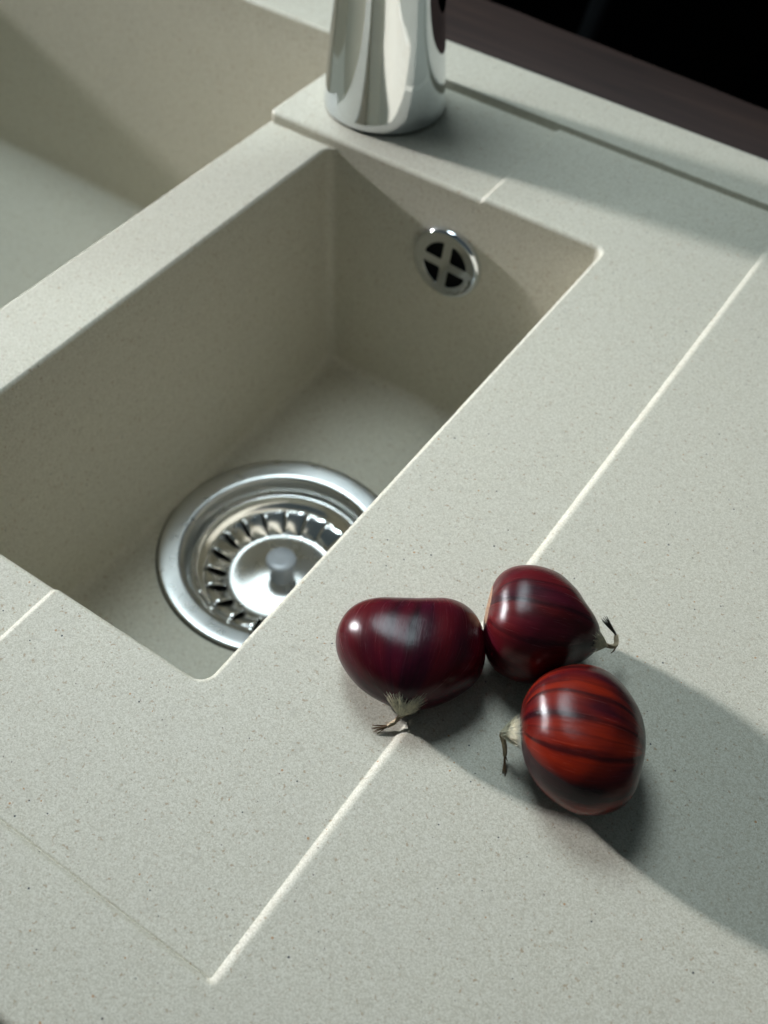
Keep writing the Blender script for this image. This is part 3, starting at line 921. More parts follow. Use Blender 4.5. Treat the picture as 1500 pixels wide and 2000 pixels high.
#TUFTS
tuft(n1, [(222.44, 23.14, 8.67), (221.22, 25.43, 3.4), (220.59, 23.65, 1.0), (219.02, 21.66, -0.4)], [[222.6, 25.0, 14.7], [219.9, 24.0, 14.9], [221.1, 25.0, 17.0], [222.1, 24.7, 14.3], [222.3, 24.9, 15.0], [222.7, 25.4, 15.9], [220.0, 24.6, 16.9], [219.2, 23.7, 13.4], [217.6, 23.6, 14.9], [219.5, 23.7, 12.1], [222.7, 25.0, 14.1], [219.3, 23.6, 11.6], [218.6, 23.9, 15.6], [221.0, 24.1, 11.6], [217.6, 23.7, 15.4], [222.0, 25.0, 15.7], [220.4, 25.0, 17.7], [222.5, 24.9, 14.5], [221.4, 24.9, 16.3], [218.0, 23.5, 14.0], [222.7, 25.2, 15.5], [222.2, 25.0, 15.6], [222.5, 24.8, 10.5], [216.4, 23.5, 15.4], [221.6, 24.4, 13.4], [219.6, 23.7, 11.5], [218.1, 23.4, 12.6], [219.9, 23.7, 12.6], [218.5, 24.1, 16.4], [220.5, 24.1, 14.2], [219.3, 23.6, 12.4], [222.7, 24.9, 14.1], [215.3, 23.2, 14.0], [220.5, 24.4, 15.7], [221.2, 24.3, 14.3], [216.3, 23.2, 13.4], [217.3, 23.3, 12.9], [222.7, 24.8, 11.8], [221.9, 24.5, 13.4], [218.1, 23.4, 12.0], [221.7, 24.9, 15.9], [221.3, 24.3, 13.6], [219.5, 23.6, 12.3], [218.5, 24.1, 16.4], [221.6, 24.8, 15.8], [220.5, 23.9, 11.3], [221.1, 24.1, 10.9], [221.2, 24.6, 15.4], [222.7, 24.8, 13.1], [221.6, 24.4, 13.4], [222.1, 24.9, 15.4], [217.5, 23.4, 13.5], [217.3, 23.3, 12.2], [221.5, 24.3, 10.6], [220.5, 23.9, 11.1], [221.6, 24.9, 16.2], [217.8, 23.8, 15.8], [220.6, 24.9, 17.2], [219.9, 24.2, 15.9], [219.7, 23.7, 11.9], [221.9, 24.4, 12.7], [221.3, 25.0, 16.7], [222.4, 24.9, 14.8], [222.6, 24.8, 13.0], [217.4, 23.3, 12.3], [221.4, 24.6, 15.6], [222.2, 24.8, 14.6], [217.6, 23.3, 11.9], [216.8, 23.4, 14.1], [217.2, 23.8, 16.2], [216.1, 23.2, 13.6], [220.4, 24.0, 13.6], [218.9, 23.5, 11.2], [220.2, 25.1, 17.9], [221.4, 24.4, 9.8], [218.3, 23.5, 13.6], [221.3, 24.3, 10.4], [219.9, 23.9, 10.0], [221.4, 24.3, 13.4], [222.0, 24.5, 13.1], [216.5, 23.6, 15.7], [217.4, 23.6, 15.0], [222.4, 24.9, 14.5], [221.3, 24.3, 9.8], [221.8, 24.4, 10.9], [219.9, 23.8, 11.0], [222.6, 25.2, 15.3], [216.5, 23.6, 15.5], [219.0, 24.0, 15.9], [218.1, 24.0, 16.4], [220.2, 24.7, 16.9], [221.1, 24.2, 14.0], [221.5, 24.5, 14.5], [222.8, 25.0, 13.9], [216.8, 23.5, 14.9], [218.6, 23.6, 13.7], [219.3, 23.6, 13.3], [218.6, 23.5, 13.0], [220.9, 24.6, 15.9], [221.0, 24.2, 9.8], [221.2, 24.2, 13.5], [221.0, 24.2, 10.1], [219.7, 23.7, 13.0], [222.3, 25.3, 16.2], [219.8, 24.3, 16.1], [219.3, 23.6, 12.4], [218.6, 24.2, 16.8], [218.8, 24.2, 16.4], [216.7, 23.6, 15.6], [222.2, 24.6, 12.4], [221.2, 24.8, 16.2], [220.1, 23.8, 11.4], [221.6, 24.5, 14.4], [219.6, 24.7, 17.5], [218.0, 23.5, 14.3], [219.5, 24.2, 16.2], [216.6, 23.2, 12.8], [216.8, 23.4, 14.0], [222.7, 24.8, 11.8], [219.7, 24.4, 16.6], [218.2, 24.1, 16.7], [222.0, 24.8, 15.1], [217.3, 23.5, 14.3], [219.9, 23.8, 13.6], [222.0, 24.8, 15.1], [220.3, 24.1, 14.4], [220.9, 24.2, 9.9], [222.1, 25.1, 15.9], [220.2, 24.5, 16.5], [222.4, 24.8, 13.9], [220.9, 24.1, 13.5], [220.5, 24.2, 14.7], [218.6, 24.1, 16.5], [221.8, 24.5, 13.4], [221.2, 24.3, 14.2], [219.4, 23.9, 14.9], [219.9, 24.1, 15.3], [218.0, 23.4, 12.9], [216.4, 23.2, 13.2], [222.3, 24.8, 14.3], [220.1, 23.8, 10.9], [218.0, 23.5, 14.4], [215.5, 23.2, 14.3], [219.2, 23.8, 14.4], [218.4, 24.2, 16.8], [217.9, 23.7, 15.3], [221.5, 24.5, 14.4], [222.8, 24.8, 12.1], [220.5, 24.2, 15.2], [215.2, 23.2, 14.1], [220.6, 24.0, 11.6], [220.1, 24.0, 14.3], [222.1, 24.6, 11.1], [221.7, 24.5, 13.6], [219.6, 23.7, 12.8], [220.5, 24.1, 14.4], [217.2, 23.4, 14.4], [222.3, 24.8, 9.6], [220.4, 24.4, 15.8], [218.9, 23.7, 14.2], [221.1, 24.7, 16.2], [222.5, 24.9, 9.4], [215.7, 23.2, 13.6], [220.8, 25.0, 17.3], [219.1, 23.8, 14.8], [219.8, 24.4, 16.7], [219.4, 24.2, 16.1], [220.1, 25.0, 17.8], [221.2, 24.3, 14.1], [220.3, 24.0, 14.2], [220.9, 24.1, 10.8], [219.9, 24.0, 14.7], [215.9, 23.3, 14.6], [220.5, 24.3, 15.3], [220.7, 24.4, 15.4], [219.2, 24.5, 17.2], [217.3, 23.8, 16.1], [221.4, 24.2, 12.9], [222.3, 24.6, 10.9], [219.1, 24.2, 16.4], [220.9, 24.0, 12.3], [215.4, 23.2, 14.3], [220.3, 24.9, 17.4], [219.2, 23.7, 14.0], [220.9, 24.5, 15.7], [220.2, 24.6, 16.7], [220.4, 23.9, 11.4], [221.0, 24.1, 11.6], [220.1, 23.9, 13.7], [220.0, 24.6, 17.0], [226.0, 28.2, 16.8], [225.3, 26.8, 14.3], [226.9, 28.2, 11.9], [225.6, 26.8, 11.8], [224.8, 26.4, 14.2], [225.3, 26.6, 11.0], [227.9, 29.8, 15.6], [227.0, 29.1, 16.3], [224.6, 26.5, 15.5], [223.8, 25.5, 13.4], [224.7, 27.0, 7.4], [225.5, 26.7, 11.4], [225.8, 27.6, 15.7], [223.5, 25.3, 11.6], [225.4, 27.2, 8.4], [227.0, 29.3, 16.7], [224.5, 26.1, 10.3], [224.9, 26.3, 13.6], [225.6, 26.9, 12.4], [225.4, 27.1, 15.2], [224.9, 26.8, 15.5], [225.6, 26.9, 12.5], [226.1, 27.7, 15.1], [226.5, 28.6, 16.4], [227.1, 29.0, 15.8], [227.8, 29.7, 15.6], [225.9, 27.4, 14.4], [228.0, 29.6, 14.3], [226.1, 28.0, 8.0], [223.0, 25.1, 13.9], [227.4, 29.2, 15.4], [223.3, 25.2, 12.9], [225.1, 27.2, 16.6], [222.3, 24.9, 14.8], [223.4, 25.2, 12.9], [226.8, 28.1, 11.2], [223.5, 27.0, 5.5], [227.3, 28.6, 11.5], [224.9, 26.3, 10.4], [225.0, 26.6, 14.8], [225.8, 27.2, 9.9], [226.3, 27.8, 14.6], [226.9, 28.7, 15.8], [225.7, 27.1, 13.7], [227.1, 29.4, 16.7], [225.7, 27.4, 8.5], [223.2, 25.1, 13.1], [227.1, 28.4, 10.4], [224.7, 26.3, 9.6], [226.3, 27.6, 10.7], [226.6, 27.9, 13.4], [224.4, 26.1, 9.4], [224.9, 26.3, 12.0], [224.5, 26.2, 14.5], [227.9, 29.9, 15.6], [226.9, 29.3, 17.1], [224.8, 26.3, 10.2], [226.9, 28.4, 9.7], [225.1, 26.6, 9.8], [227.2, 28.5, 13.3], [223.8, 27.2, 5.6], [225.6, 27.0, 9.9], [224.0, 25.6, 11.0], [225.2, 26.6, 10.0], [224.4, 26.4, 15.5], [224.2, 26.4, 16.2], [226.1, 27.4, 13.4], [227.8, 29.3, 14.4], [223.5, 25.6, 8.8], [222.9, 25.0, 13.7], [223.5, 25.7, 15.3], [225.7, 27.0, 13.6], [226.3, 27.5, 11.6], [226.7, 29.3, 17.4], [224.9, 27.1, 16.6], [226.6, 27.9, 9.9], [226.1, 27.3, 11.3], [224.0, 25.9, 14.8], [225.9, 28.1, 16.6], [224.6, 26.0, 11.8], [225.4, 27.0, 15.0], [224.1, 25.7, 10.5], [224.3, 26.1, 14.8], [225.4, 27.6, 16.6], [227.6, 29.3, 14.9], [227.2, 28.4, 11.6], [225.5, 26.8, 10.9], [223.4, 25.3, 10.3], [223.4, 25.6, 15.2], [226.4, 27.6, 10.7], [225.9, 27.2, 13.1], [223.5, 25.5, 14.7], [225.1, 27.6, 6.9], [227.0, 29.2, 16.4], [227.1, 28.4, 12.2], [223.4, 25.2, 13.3], [226.2, 28.4, 16.7], [223.3, 25.2, 12.9], [225.4, 26.6, 12.3], [227.0, 28.5, 14.2], [224.6, 26.8, 7.5], [227.3, 29.2, 15.9], [226.7, 29.0, 16.9], [226.0, 27.3, 12.9], [226.8, 28.6, 15.4], [225.2, 26.9, 15.0], [222.8, 25.2, 15.1], [226.8, 28.0, 11.3], [223.1, 25.0, 13.0], [224.1, 25.6, 11.8], [227.4, 29.0, 14.7], [226.6, 29.2, 17.4], [223.7, 25.7, 15.2], [225.2, 26.8, 14.5], [227.5, 29.3, 15.5], [223.7, 25.7, 9.3], [226.2, 27.4, 12.2], [225.1, 26.5, 13.1], [227.1, 29.0, 16.0], [225.0, 27.0, 15.9], [225.7, 27.4, 15.3], [224.4, 26.3, 15.4], [224.7, 26.1, 12.9], [222.9, 25.3, 15.4], [222.3, 24.9, 14.7], [223.4, 25.2, 13.1], [223.3, 26.9, 5.5], [226.4, 28.4, 16.1], [223.3, 25.1, 12.1], [226.3, 27.6, 12.7], [222.9, 25.1, 14.6], [224.1, 25.9, 14.6], [228.0, 29.4, 12.8], [224.6, 26.3, 15.0], [226.1, 28.9, 6.3], [225.5, 26.9, 10.1], [227.1, 28.3, 11.3], [226.3, 27.5, 12.4], [225.8, 28.2, 17.1], [226.7, 28.6, 15.8], [226.8, 28.1, 12.4], [225.0, 26.3, 11.7], [225.9, 27.2, 13.1], [226.6, 28.9, 16.9], [224.0, 26.9, 6.5], [223.5, 25.3, 10.5], [226.9, 28.7, 15.7], [226.1, 27.3, 11.9], [225.1, 26.8, 15.1], [224.1, 25.7, 13.2], [223.8, 25.4, 12.1], [227.1, 29.2, 16.2], [225.4, 26.8, 14.1], [225.6, 28.0, 17.1], [225.6, 27.0, 13.9], [227.4, 28.6, 11.4], [227.3, 28.7, 14.1], [225.6, 27.9, 16.9], [227.1, 28.5, 10.4], [225.6, 27.7, 7.5], [223.1, 25.0, 12.0], [224.7, 26.1, 12.4], [226.9, 28.3, 13.9], [226.8, 28.6, 15.5], [225.7, 27.4, 15.3], [223.8, 25.5, 13.1], [223.8, 25.6, 13.9], [226.7, 27.9, 12.7], [226.7, 28.0, 10.5], [225.6, 26.9, 10.6], [224.6, 26.0, 12.0], [227.5, 29.7, 16.2], [227.3, 28.7, 9.8], [226.2, 28.7, 17.3], [224.1, 25.8, 14.1], [223.3, 25.7, 15.9], [225.3, 27.2, 15.8], [226.4, 27.6, 13.0], [226.4, 27.7, 13.0], [226.7, 27.9, 13.0], [226.0, 27.8, 15.6], [225.5, 27.4, 16.1], [223.2, 25.1, 11.0], [224.7, 26.9, 16.3], [224.7, 26.9, 16.5], [223.3, 25.1, 11.9], [225.7, 27.0, 11.8], [227.5, 28.8, 11.5], [225.9, 27.8, 8.2], [227.5, 29.0, 14.3], [224.8, 26.6, 15.6], [223.8, 26.1, 16.0], [222.6, 24.9, 13.6], [226.2, 27.6, 10.1], [225.4, 27.7, 16.7], [225.4, 26.8, 13.8], [223.9, 25.6, 10.1], [223.3, 25.6, 15.7], [227.4, 28.9, 14.5], [226.6, 28.4, 15.6], [225.2, 26.6, 13.8], [226.7, 29.0, 16.8], [226.9, 28.8, 15.9], [225.3, 26.8, 9.4], [224.1, 25.7, 13.5], [227.9, 29.5, 14.0], [225.3, 27.0, 15.1], [224.9, 26.3, 12.8], [226.9, 28.8, 16.0], [224.6, 26.1, 13.7]], [(214.96, 17.95, -0.9), (216.25, 17.25, -1.2), (217.58, 17.37, -1.3), (214.81, 18.71, -0.5), (216.45, 17.81, -0.8), (215.25, 17.83, -1.1)], M_STYLE, 3)
tuft(n2, [(264.31, 81.53, 13.5), (265.54, 82.76, 12.0), (266.56, 84.82, 10.5), (266.76, 86.46, 10.2), (265.36, 88.25, 12.0)], [[262.0, 74.3, 15.8], [261.6, 75.0, 19.0], [262.5, 77.1, 18.2], [262.1, 75.2, 14.4], [261.5, 74.6, 15.8], [260.5, 75.6, 23.5], [261.5, 74.5, 17.3], [261.5, 78.9, 22.0], [260.9, 74.9, 21.5], [261.0, 77.8, 23.0], [261.8, 74.6, 17.5], [260.7, 75.9, 23.3], [261.3, 76.4, 21.8], [262.3, 76.7, 15.0], [262.4, 75.6, 15.5], [262.3, 75.2, 18.0], [261.4, 75.5, 21.6], [262.1, 80.5, 18.2], [262.8, 77.1, 18.5], [261.0, 76.3, 22.5], [262.3, 75.9, 17.8], [261.9, 77.9, 21.2], [262.1, 76.4, 19.4], [260.9, 76.6, 23.3], [261.5, 76.3, 21.4], [260.8, 76.9, 23.3], [262.3, 76.6, 18.1], [262.5, 75.7, 17.8], [261.0, 77.5, 22.9], [261.8, 77.2, 20.5], [261.1, 77.9, 22.7], [261.3, 75.7, 21.6], [261.9, 77.8, 21.4], [260.9, 75.6, 22.7], [261.4, 77.3, 22.6], [261.6, 78.8, 21.6], [262.5, 77.3, 18.8], [261.3, 75.4, 20.7], [261.5, 76.6, 21.8], [262.0, 76.2, 19.3], [262.0, 75.5, 14.1], [262.0, 78.9, 20.4], [262.6, 76.7, 17.1], [262.7, 77.5, 17.8], [261.2, 77.3, 22.3], [261.6, 78.7, 21.8], [261.6, 78.9, 21.8], [261.4, 75.8, 20.7], [261.7, 74.9, 19.4], [261.5, 74.3, 18.7], [262.2, 75.9, 18.5], [262.1, 77.6, 20.4], [262.2, 75.1, 17.5], [261.6, 75.9, 20.1], [261.3, 77.1, 22.5], [261.8, 74.8, 17.6], [262.5, 78.0, 19.2], [261.9, 77.8, 21.4], [262.0, 76.0, 14.2], [262.4, 78.9, 19.1], [261.2, 78.7, 22.4], [261.0, 78.7, 23.0], [261.1, 77.9, 23.0], [261.8, 75.8, 20.2], [262.4, 78.0, 19.4], [261.9, 75.9, 20.6], [262.4, 76.0, 15.7], [261.6, 74.9, 17.2], [261.7, 74.6, 16.3], [261.6, 76.5, 21.4], [262.1, 75.4, 18.1], [262.1, 77.0, 19.7], [262.1, 74.6, 16.5], [262.7, 77.3, 18.3], [260.9, 75.8, 22.4], [262.2, 77.9, 19.9], [261.0, 75.3, 21.6], [261.9, 77.9, 21.4], [262.5, 76.2, 16.9], [261.9, 76.4, 19.5], [260.9, 77.0, 23.1], [261.3, 74.2, 18.9], [262.1, 77.4, 20.3], [261.9, 75.5, 18.3], [261.7, 78.5, 21.4], [261.8, 77.3, 21.4], [262.1, 77.4, 19.8], [262.9, 76.6, 17.6], [262.1, 75.7, 18.8], [260.9, 78.7, 23.1], [262.8, 78.2, 18.7], [261.4, 75.6, 21.4], [260.8, 76.5, 23.1], [262.3, 76.9, 17.6], [261.5, 76.7, 21.2], [261.3, 78.7, 22.5], [261.5, 75.9, 20.6], [262.0, 76.3, 14.5], [262.6, 78.9, 18.3], [261.7, 76.0, 21.1], [261.2, 75.2, 21.2], [260.8, 76.9, 23.3], [261.6, 74.8, 17.3], [261.5, 74.7, 19.7], [261.3, 75.1, 20.0], [262.0, 76.0, 19.5], [262.0, 77.1, 20.5], [261.9, 77.1, 20.2], [262.0, 75.2, 17.3], [261.7, 76.1, 20.4], [260.9, 75.9, 23.0], [262.0, 77.3, 20.5], [262.2, 76.5, 19.7], [261.1, 74.8, 21.0], [262.3, 74.7, 17.6], [261.8, 76.2, 20.7], [262.6, 75.5, 17.6], [261.4, 74.2, 17.9], [260.9, 75.9, 23.0], [262.0, 75.3, 18.9], [261.1, 74.8, 20.2], [261.0, 78.7, 22.8], [262.5, 76.8, 18.0], [260.9, 75.8, 22.6], [261.3, 78.2, 22.3], [262.5, 77.3, 16.9], [261.9, 74.9, 14.9], [261.7, 74.9, 15.0], [260.7, 75.3, 22.4], [260.7, 75.7, 23.0], [261.0, 76.1, 22.2], [261.1, 76.5, 22.7], [261.6, 74.4, 17.4], [261.8, 75.1, 17.0], [261.0, 76.2, 22.6], [261.8, 74.8, 17.6], [261.8, 75.5, 18.5], [260.6, 75.7, 23.3], [262.0, 74.8, 17.7], [260.8, 75.7, 22.6], [262.7, 77.1, 18.0], [262.6, 78.4, 18.1], [262.5, 76.4, 15.7], [261.5, 78.7, 21.9], [261.6, 76.5, 21.5], [262.1, 78.5, 20.3], [262.5, 76.2, 17.0], [261.6, 74.6, 17.5], [262.0, 75.9, 18.3], [261.9, 75.8, 20.6], [261.6, 74.5, 17.7], [262.7, 76.2, 17.3], [261.2, 74.7, 20.5], [261.6, 75.2, 19.0], [261.7, 78.5, 21.3], [262.1, 75.9, 15.1], [261.8, 75.6, 20.2], [262.6, 77.6, 18.7], [261.8, 76.7, 21.4], [262.6, 76.1, 16.4], [261.8, 77.0, 21.1], [261.6, 75.6, 20.9], [262.6, 76.3, 17.6], [261.2, 75.0, 20.6], [261.3, 75.1, 20.3], [262.2, 76.2, 19.2], [261.1, 75.9, 22.0], [261.9, 76.3, 20.2], [262.4, 75.8, 16.7], [261.9, 77.8, 20.7], [261.6, 74.4, 19.4], [262.7, 77.7, 18.2], [261.5, 76.8, 21.6], [262.2, 76.0, 18.4], [261.6, 75.2, 19.8], [262.2, 79.1, 19.7], [262.5, 77.8, 19.3], [261.2, 75.8, 21.9], [261.6, 75.2, 19.6], [262.2, 76.3, 19.1], [261.9, 77.7, 21.2], [262.8, 78.0, 15.0], [262.5, 77.0, 18.4], [261.9, 75.8, 19.8], [261.3, 74.9, 20.2], [261.6, 74.8, 17.6], [262.4, 75.6, 16.6], [262.0, 77.3, 20.4], [260.9, 77.4, 23.1], [262.5, 76.8, 18.8], [261.9, 77.2, 20.8], [261.0, 75.0, 21.7], [261.2, 77.1, 22.7], [262.1, 75.1, 18.3], [261.9, 76.6, 20.5], [261.6, 77.5, 21.6], [262.0, 75.5, 17.4], [261.1, 76.4, 22.3], [260.8, 77.5, 23.5], [260.8, 75.0, 22.3], [262.0, 75.8, 14.0], [261.7, 74.8, 17.1], [261.5, 74.1, 17.1], [260.7, 76.4, 23.0], [262.3, 76.8, 18.8], [261.5, 77.4, 21.9], [260.9, 76.6, 23.0], [261.3, 76.9, 22.0], [260.6, 75.7, 23.1], [261.6, 75.5, 21.0], [261.0, 78.1, 23.0], [262.2, 78.1, 20.0], [262.7, 76.7, 15.8], [261.1, 77.1, 22.7], [261.3, 77.0, 22.6], [261.7, 74.7, 15.3], [261.7, 75.4, 20.1], [261.7, 75.5, 19.2], [262.2, 75.4, 16.7], [262.1, 75.0, 16.1], [261.2, 74.3, 20.2], [262.7, 76.6, 16.1], [261.9, 75.5, 14.8], [260.9, 76.3, 22.8], [260.6, 75.6, 23.4], [261.5, 74.4, 18.8], [261.5, 75.0, 20.1], [261.2, 75.6, 22.1], [261.1, 76.9, 23.1], [261.3, 74.7, 19.6], [261.4, 75.0, 19.9], [261.2, 78.5, 22.4], [261.2, 74.5, 20.1], [261.1, 74.5, 19.5], [262.1, 77.1, 20.0], [261.1, 75.1, 21.4], [261.3, 78.7, 22.3], [261.1, 74.8, 20.3], [262.4, 76.6, 17.4], [261.0, 74.6, 21.4], [262.1, 77.2, 20.1], [261.4, 75.0, 20.7], [261.6, 78.6, 21.8], [262.7, 78.0, 19.1], [262.6, 76.9, 18.2], [262.3, 76.5, 18.3], [261.8, 75.3, 17.6], [261.9, 75.5, 19.2], [262.3, 77.5, 19.1], [261.2, 77.6, 22.6], [262.6, 78.5, 18.4], [262.5, 78.1, 19.0], [260.7, 76.2, 23.2], [262.1, 77.4, 20.8], [261.4, 74.3, 18.9], [260.9, 77.0, 23.1], [262.3, 76.3, 17.4], [262.8, 77.6, 15.7], [261.6, 75.0, 19.0], [260.9, 75.7, 22.2]], [(258.81, 88.27, 16.0), (259.27, 88.6, 16.6), (259.99, 89.38, 17.2), (259.41, 89.72, 16.0), (259.41, 88.02, 15.6), (260.76, 88.67, 16.6)], M_STYLE_DARK, 5)
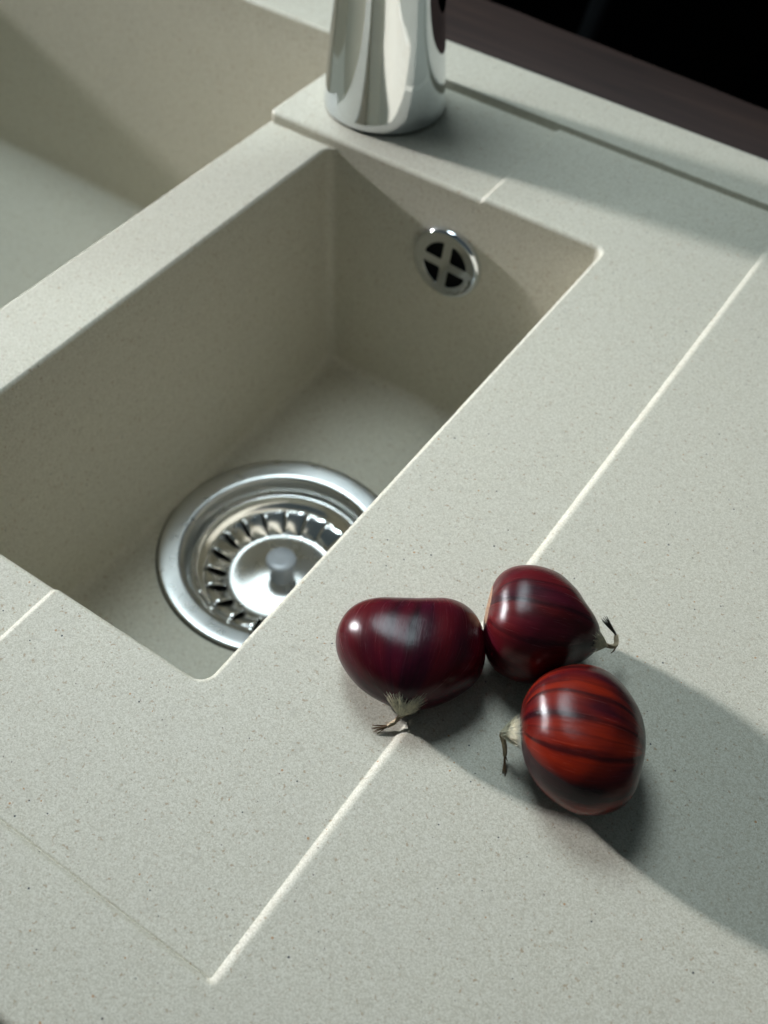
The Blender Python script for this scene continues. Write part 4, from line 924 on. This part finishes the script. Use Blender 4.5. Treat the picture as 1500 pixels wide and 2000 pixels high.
tuft(n3, [(252.69, 34.82, 10.5), (253.45, 34.38, 9.0), (254.91, 33.97, 5.2), (255.94, 32.88, 2.6)], [[256.6, 38.4, 18.0], [258.4, 35.5, 14.0], [257.5, 36.8, 17.4], [260.2, 32.7, 16.5], [259.6, 33.8, 17.7], [259.3, 34.1, 13.4], [256.1, 39.2, 14.9], [256.7, 38.0, 14.6], [259.6, 33.8, 17.7], [259.9, 33.4, 12.8], [256.0, 39.1, 17.3], [256.6, 38.4, 15.9], [258.9, 34.7, 16.9], [257.1, 37.5, 18.0], [256.5, 38.2, 17.5], [257.3, 37.1, 15.6], [256.8, 37.9, 17.3], [254.6, 41.7, 14.6], [259.6, 33.5, 15.0], [255.3, 40.4, 15.2], [258.8, 34.7, 14.8], [256.7, 38.1, 15.4], [255.8, 39.5, 16.2], [254.8, 41.4, 15.2], [259.2, 34.5, 18.3], [257.2, 36.8, 16.6], [258.4, 35.6, 17.9], [255.1, 40.7, 15.8], [258.0, 36.2, 17.6], [258.9, 34.9, 18.1], [260.3, 33.2, 11.4], [256.2, 38.9, 18.1], [256.4, 38.8, 18.1], [257.7, 36.5, 14.4], [259.8, 33.6, 12.8], [257.1, 37.4, 17.2], [259.4, 34.3, 12.0], [260.1, 32.8, 15.1], [258.1, 35.9, 14.1], [256.4, 38.6, 15.2], [254.6, 41.7, 14.6], [257.2, 37.4, 14.3], [258.8, 34.8, 16.2], [258.2, 35.9, 13.9], [256.7, 38.0, 14.6], [258.6, 35.2, 16.5], [256.9, 37.6, 15.8], [259.3, 34.0, 15.6], [260.1, 33.0, 17.2], [255.8, 39.6, 17.8], [256.2, 39.0, 16.7], [259.4, 34.0, 16.6], [260.0, 33.1, 16.1], [260.0, 33.0, 16.1], [258.4, 35.5, 16.4], [259.8, 33.6, 12.8], [258.1, 36.1, 17.7], [257.2, 37.4, 18.2], [259.1, 34.4, 16.5], [259.4, 33.9, 16.6], [259.2, 34.4, 13.4], [256.6, 38.6, 13.6], [257.1, 37.7, 18.6], [257.4, 37.0, 16.7], [259.2, 34.4, 13.4], [257.2, 37.4, 16.7], [259.0, 34.5, 17.3], [260.1, 33.4, 11.2], [258.3, 35.9, 18.1], [258.6, 35.1, 16.6], [259.7, 33.4, 16.0], [256.8, 37.9, 17.7], [257.6, 36.6, 14.6], [257.4, 37.2, 18.4], [259.1, 34.3, 15.7], [257.0, 37.8, 14.0], [259.9, 33.4, 12.2], [260.7, 32.3, 12.8], [258.6, 35.0, 15.8], [258.2, 36.0, 13.0], [258.5, 35.2, 15.9], [259.0, 34.7, 13.4], [259.3, 34.1, 13.4], [256.3, 39.0, 18.2], [256.8, 38.0, 17.4], [258.2, 35.8, 17.7], [255.0, 40.8, 15.8], [257.5, 36.7, 15.5], [258.8, 35.0, 13.2], [256.0, 39.1, 16.3], [259.7, 33.6, 17.9], [257.6, 36.6, 16.9], [259.4, 34.2, 12.8], [260.3, 32.9, 12.4], [256.6, 38.3, 14.6], [256.3, 38.7, 17.5], [259.8, 33.6, 12.8], [257.9, 36.1, 15.3], [256.2, 38.9, 15.8], [258.2, 35.8, 17.9], [255.8, 39.5, 14.6], [255.6, 39.8, 15.2], [257.9, 36.3, 18.0], [259.4, 34.2, 12.8], [260.2, 33.1, 12.7], [259.1, 34.6, 18.3], [258.8, 34.9, 16.8], [255.8, 39.5, 15.2], [260.2, 33.2, 12.3], [257.8, 36.3, 16.2], [260.5, 32.5, 13.6], [256.6, 38.4, 15.9], [257.6, 36.9, 18.4], [260.4, 32.7, 12.6], [258.4, 35.5, 13.4], [257.6, 36.7, 14.8], [254.6, 41.7, 14.6], [254.9, 41.0, 15.8], [258.3, 35.7, 17.0], [257.1, 37.4, 14.6], [258.0, 36.3, 18.0], [259.6, 33.9, 12.8], [258.3, 35.8, 17.9], [256.9, 37.8, 17.3], [256.2, 38.9, 16.9], [256.1, 38.8, 17.6], [258.4, 35.7, 12.5], [256.4, 38.7, 17.7], [259.6, 33.7, 13.4], [257.8, 36.3, 16.0], [255.6, 39.8, 15.2], [255.1, 40.7, 15.2], [256.2, 38.9, 15.2], [255.8, 39.5, 15.8], [258.9, 34.6, 16.6], [259.9, 33.4, 12.8], [257.0, 37.9, 13.2], [260.3, 32.7, 14.1], [258.7, 35.2, 17.9], [257.8, 36.4, 14.1], [259.3, 34.2, 18.0], [259.9, 33.4, 12.8], [260.0, 33.3, 12.2], [256.5, 38.3, 17.3], [256.5, 38.3, 15.8], [256.5, 38.6, 18.0], [259.9, 33.4, 17.8], [259.0, 34.7, 13.4], [258.2, 35.7, 15.7], [259.3, 34.1, 13.4], [255.8, 39.5, 14.0], [259.3, 34.1, 13.4], [257.4, 36.9, 16.3], [256.5, 38.4, 17.9], [258.4, 35.7, 18.4], [260.6, 32.6, 12.3], [254.8, 41.4, 14.6], [258.8, 34.8, 14.9], [255.6, 39.8, 14.6], [259.8, 33.3, 14.1], [254.8, 41.4, 14.6], [254.9, 40.6, 16.3], [260.6, 32.6, 12.3], [260.1, 32.9, 16.6], [256.0, 38.9, 17.3], [258.8, 35.0, 18.0], [260.4, 32.5, 14.5], [254.5, 42.0, 14.6], [258.9, 34.8, 14.3], [258.9, 34.5, 15.5], [259.0, 34.5, 17.2], [259.6, 33.8, 17.8], [255.9, 39.2, 15.5], [257.8, 36.2, 15.6], [260.2, 33.2, 12.3], [257.4, 37.3, 13.4], [257.6, 36.7, 14.8], [260.4, 32.9, 12.3], [258.0, 36.4, 18.6], [257.8, 36.4, 17.5], [258.2, 36.0, 18.0], [257.5, 36.7, 15.5], [260.3, 32.6, 14.4], [254.6, 41.7, 14.6], [256.7, 38.0, 15.2], [260.1, 33.0, 17.2], [257.4, 37.2, 18.6], [260.4, 33.1, 11.3], [259.1, 34.4, 16.8], [258.9, 34.8, 17.9], [255.1, 40.7, 14.6], [257.1, 37.5, 15.6], [259.9, 33.4, 12.8], [256.6, 38.3, 14.6], [256.3, 38.8, 17.9], [255.5, 40.1, 14.6], [254.6, 41.7, 14.6], [259.3, 34.1, 13.4], [254.9, 41.0, 15.2], [259.2, 34.4, 13.4], [259.7, 33.7, 17.9], [257.0, 37.6, 15.8], [257.1, 37.4, 15.2], [256.5, 38.4, 16.4], [256.2, 38.9, 15.8], [256.2, 39.0, 18.0], [260.0, 33.0, 17.0], [257.9, 36.1, 16.8], [258.2, 35.6, 15.2], [256.0, 39.2, 17.0], [257.1, 37.6, 17.4], [255.8, 39.2, 17.9], [258.9, 34.7, 13.8], [259.3, 34.2, 17.4], [260.1, 33.1, 13.4], [258.1, 35.8, 14.5], [259.1, 34.3, 15.0], [258.8, 34.9, 14.0], [255.3, 40.4, 15.2], [255.6, 39.8, 15.8], [256.6, 38.2, 16.9], [260.5, 32.6, 12.8], [256.7, 38.0, 17.5], [258.6, 35.1, 15.2], [255.6, 39.8, 15.2], [259.4, 33.9, 15.8], [258.3, 35.7, 13.5], [255.6, 39.8, 14.6], [257.9, 36.2, 15.4], [258.4, 35.7, 18.5], [259.7, 33.5, 14.5], [256.0, 39.3, 14.8], [258.4, 35.5, 13.4], [258.3, 35.7, 13.0], [254.6, 41.7, 14.6], [256.8, 37.8, 16.0], [260.1, 33.1, 12.8], [260.0, 33.4, 12.3], [256.9, 38.1, 18.5], [260.2, 33.2, 12.3], [259.9, 33.3, 17.3], [255.3, 40.4, 14.6], [255.1, 40.7, 14.6], [257.2, 37.1, 15.5], [258.2, 35.9, 17.6], [258.9, 34.6, 16.3], [257.4, 37.0, 17.6], [259.5, 33.7, 14.8], [254.6, 41.7, 14.6], [257.0, 37.6, 15.0], [259.8, 33.6, 12.8], [259.5, 33.9, 13.4], [256.4, 38.6, 14.6], [255.9, 39.6, 14.3], [260.4, 32.7, 13.1], [254.9, 41.0, 14.6], [255.6, 39.8, 15.8], [256.7, 38.3, 18.2], [257.3, 37.3, 13.5], [256.9, 37.6, 15.8], [259.6, 33.5, 16.2], [259.4, 34.0, 17.2], [260.4, 32.9, 12.3], [258.3, 35.8, 17.8], [257.0, 37.7, 15.5], [257.7, 36.9, 12.5], [255.5, 40.1, 14.6], [256.0, 39.2, 15.2], [260.4, 32.9, 12.3], [255.7, 39.8, 15.4], [259.0, 35.0, 11.9], [260.5, 32.4, 15.1], [257.1, 37.6, 17.4], [259.6, 33.6, 16.9], [258.0, 36.0, 16.3], [260.1, 33.1, 12.8], [259.5, 33.7, 14.9], [258.5, 35.4, 18.0], [259.8, 33.5, 18.1], [256.2, 38.7, 17.5], [256.2, 38.9, 15.2], [257.2, 37.2, 16.9], [255.4, 40.3, 16.5], [260.1, 33.0, 16.6], [258.4, 35.8, 18.2], [258.4, 35.3, 14.7], [255.5, 40.1, 14.6], [256.9, 37.7, 14.6], [259.6, 33.6, 14.7], [255.7, 39.8, 16.0], [259.2, 34.4, 13.4], [259.2, 34.2, 14.6], [259.5, 33.9, 13.4], [255.7, 39.8, 16.0], [259.7, 33.5, 15.7], [254.9, 41.0, 14.6], [260.6, 32.6, 12.3], [259.9, 33.4, 12.6], [256.4, 38.6, 15.3], [258.2, 35.6, 15.8], [259.3, 34.1, 16.6], [257.7, 36.6, 13.9], [259.0, 34.8, 18.4], [256.0, 39.2, 15.8], [254.6, 41.7, 15.2], [259.9, 33.2, 14.8], [257.8, 36.6, 13.1], [259.4, 33.9, 16.6], [257.9, 36.4, 17.5], [259.9, 33.4, 12.8], [260.4, 32.6, 14.4], [258.8, 35.0, 13.4], [259.1, 34.4, 13.4], [258.5, 35.4, 14.2], [259.9, 33.4, 12.8], [259.0, 34.7, 13.5], [260.0, 33.1, 17.4], [258.9, 35.0, 18.2], [257.8, 36.5, 17.6], [260.1, 33.4, 11.6], [260.0, 33.0, 15.2], [258.9, 34.8, 17.7], [259.6, 33.9, 12.8], [256.1, 38.7, 16.3], [256.5, 38.7, 18.6], [256.9, 37.9, 16.9], [260.0, 33.2, 13.5], [257.3, 37.2, 17.5], [257.7, 36.7, 17.9], [258.5, 35.4, 18.0]], [(257.9, 28.33, 0.3), (259.17, 28.0, 0.2), (258.53, 28.1, 0.7), (257.4, 32.02, 1.8), (257.89, 28.97, 1.0), (258.69, 29.14, 0.6)], M_STYLE, 7)
hair_mesh("style", n2[0], n2[1], [([(266.56, 84.11, 7.0), (267.12, 84.66, 8.4), (267.14, 85.56, 10.1)], [0.15, 0.3, 0.34])], M_STYLE_PALE)
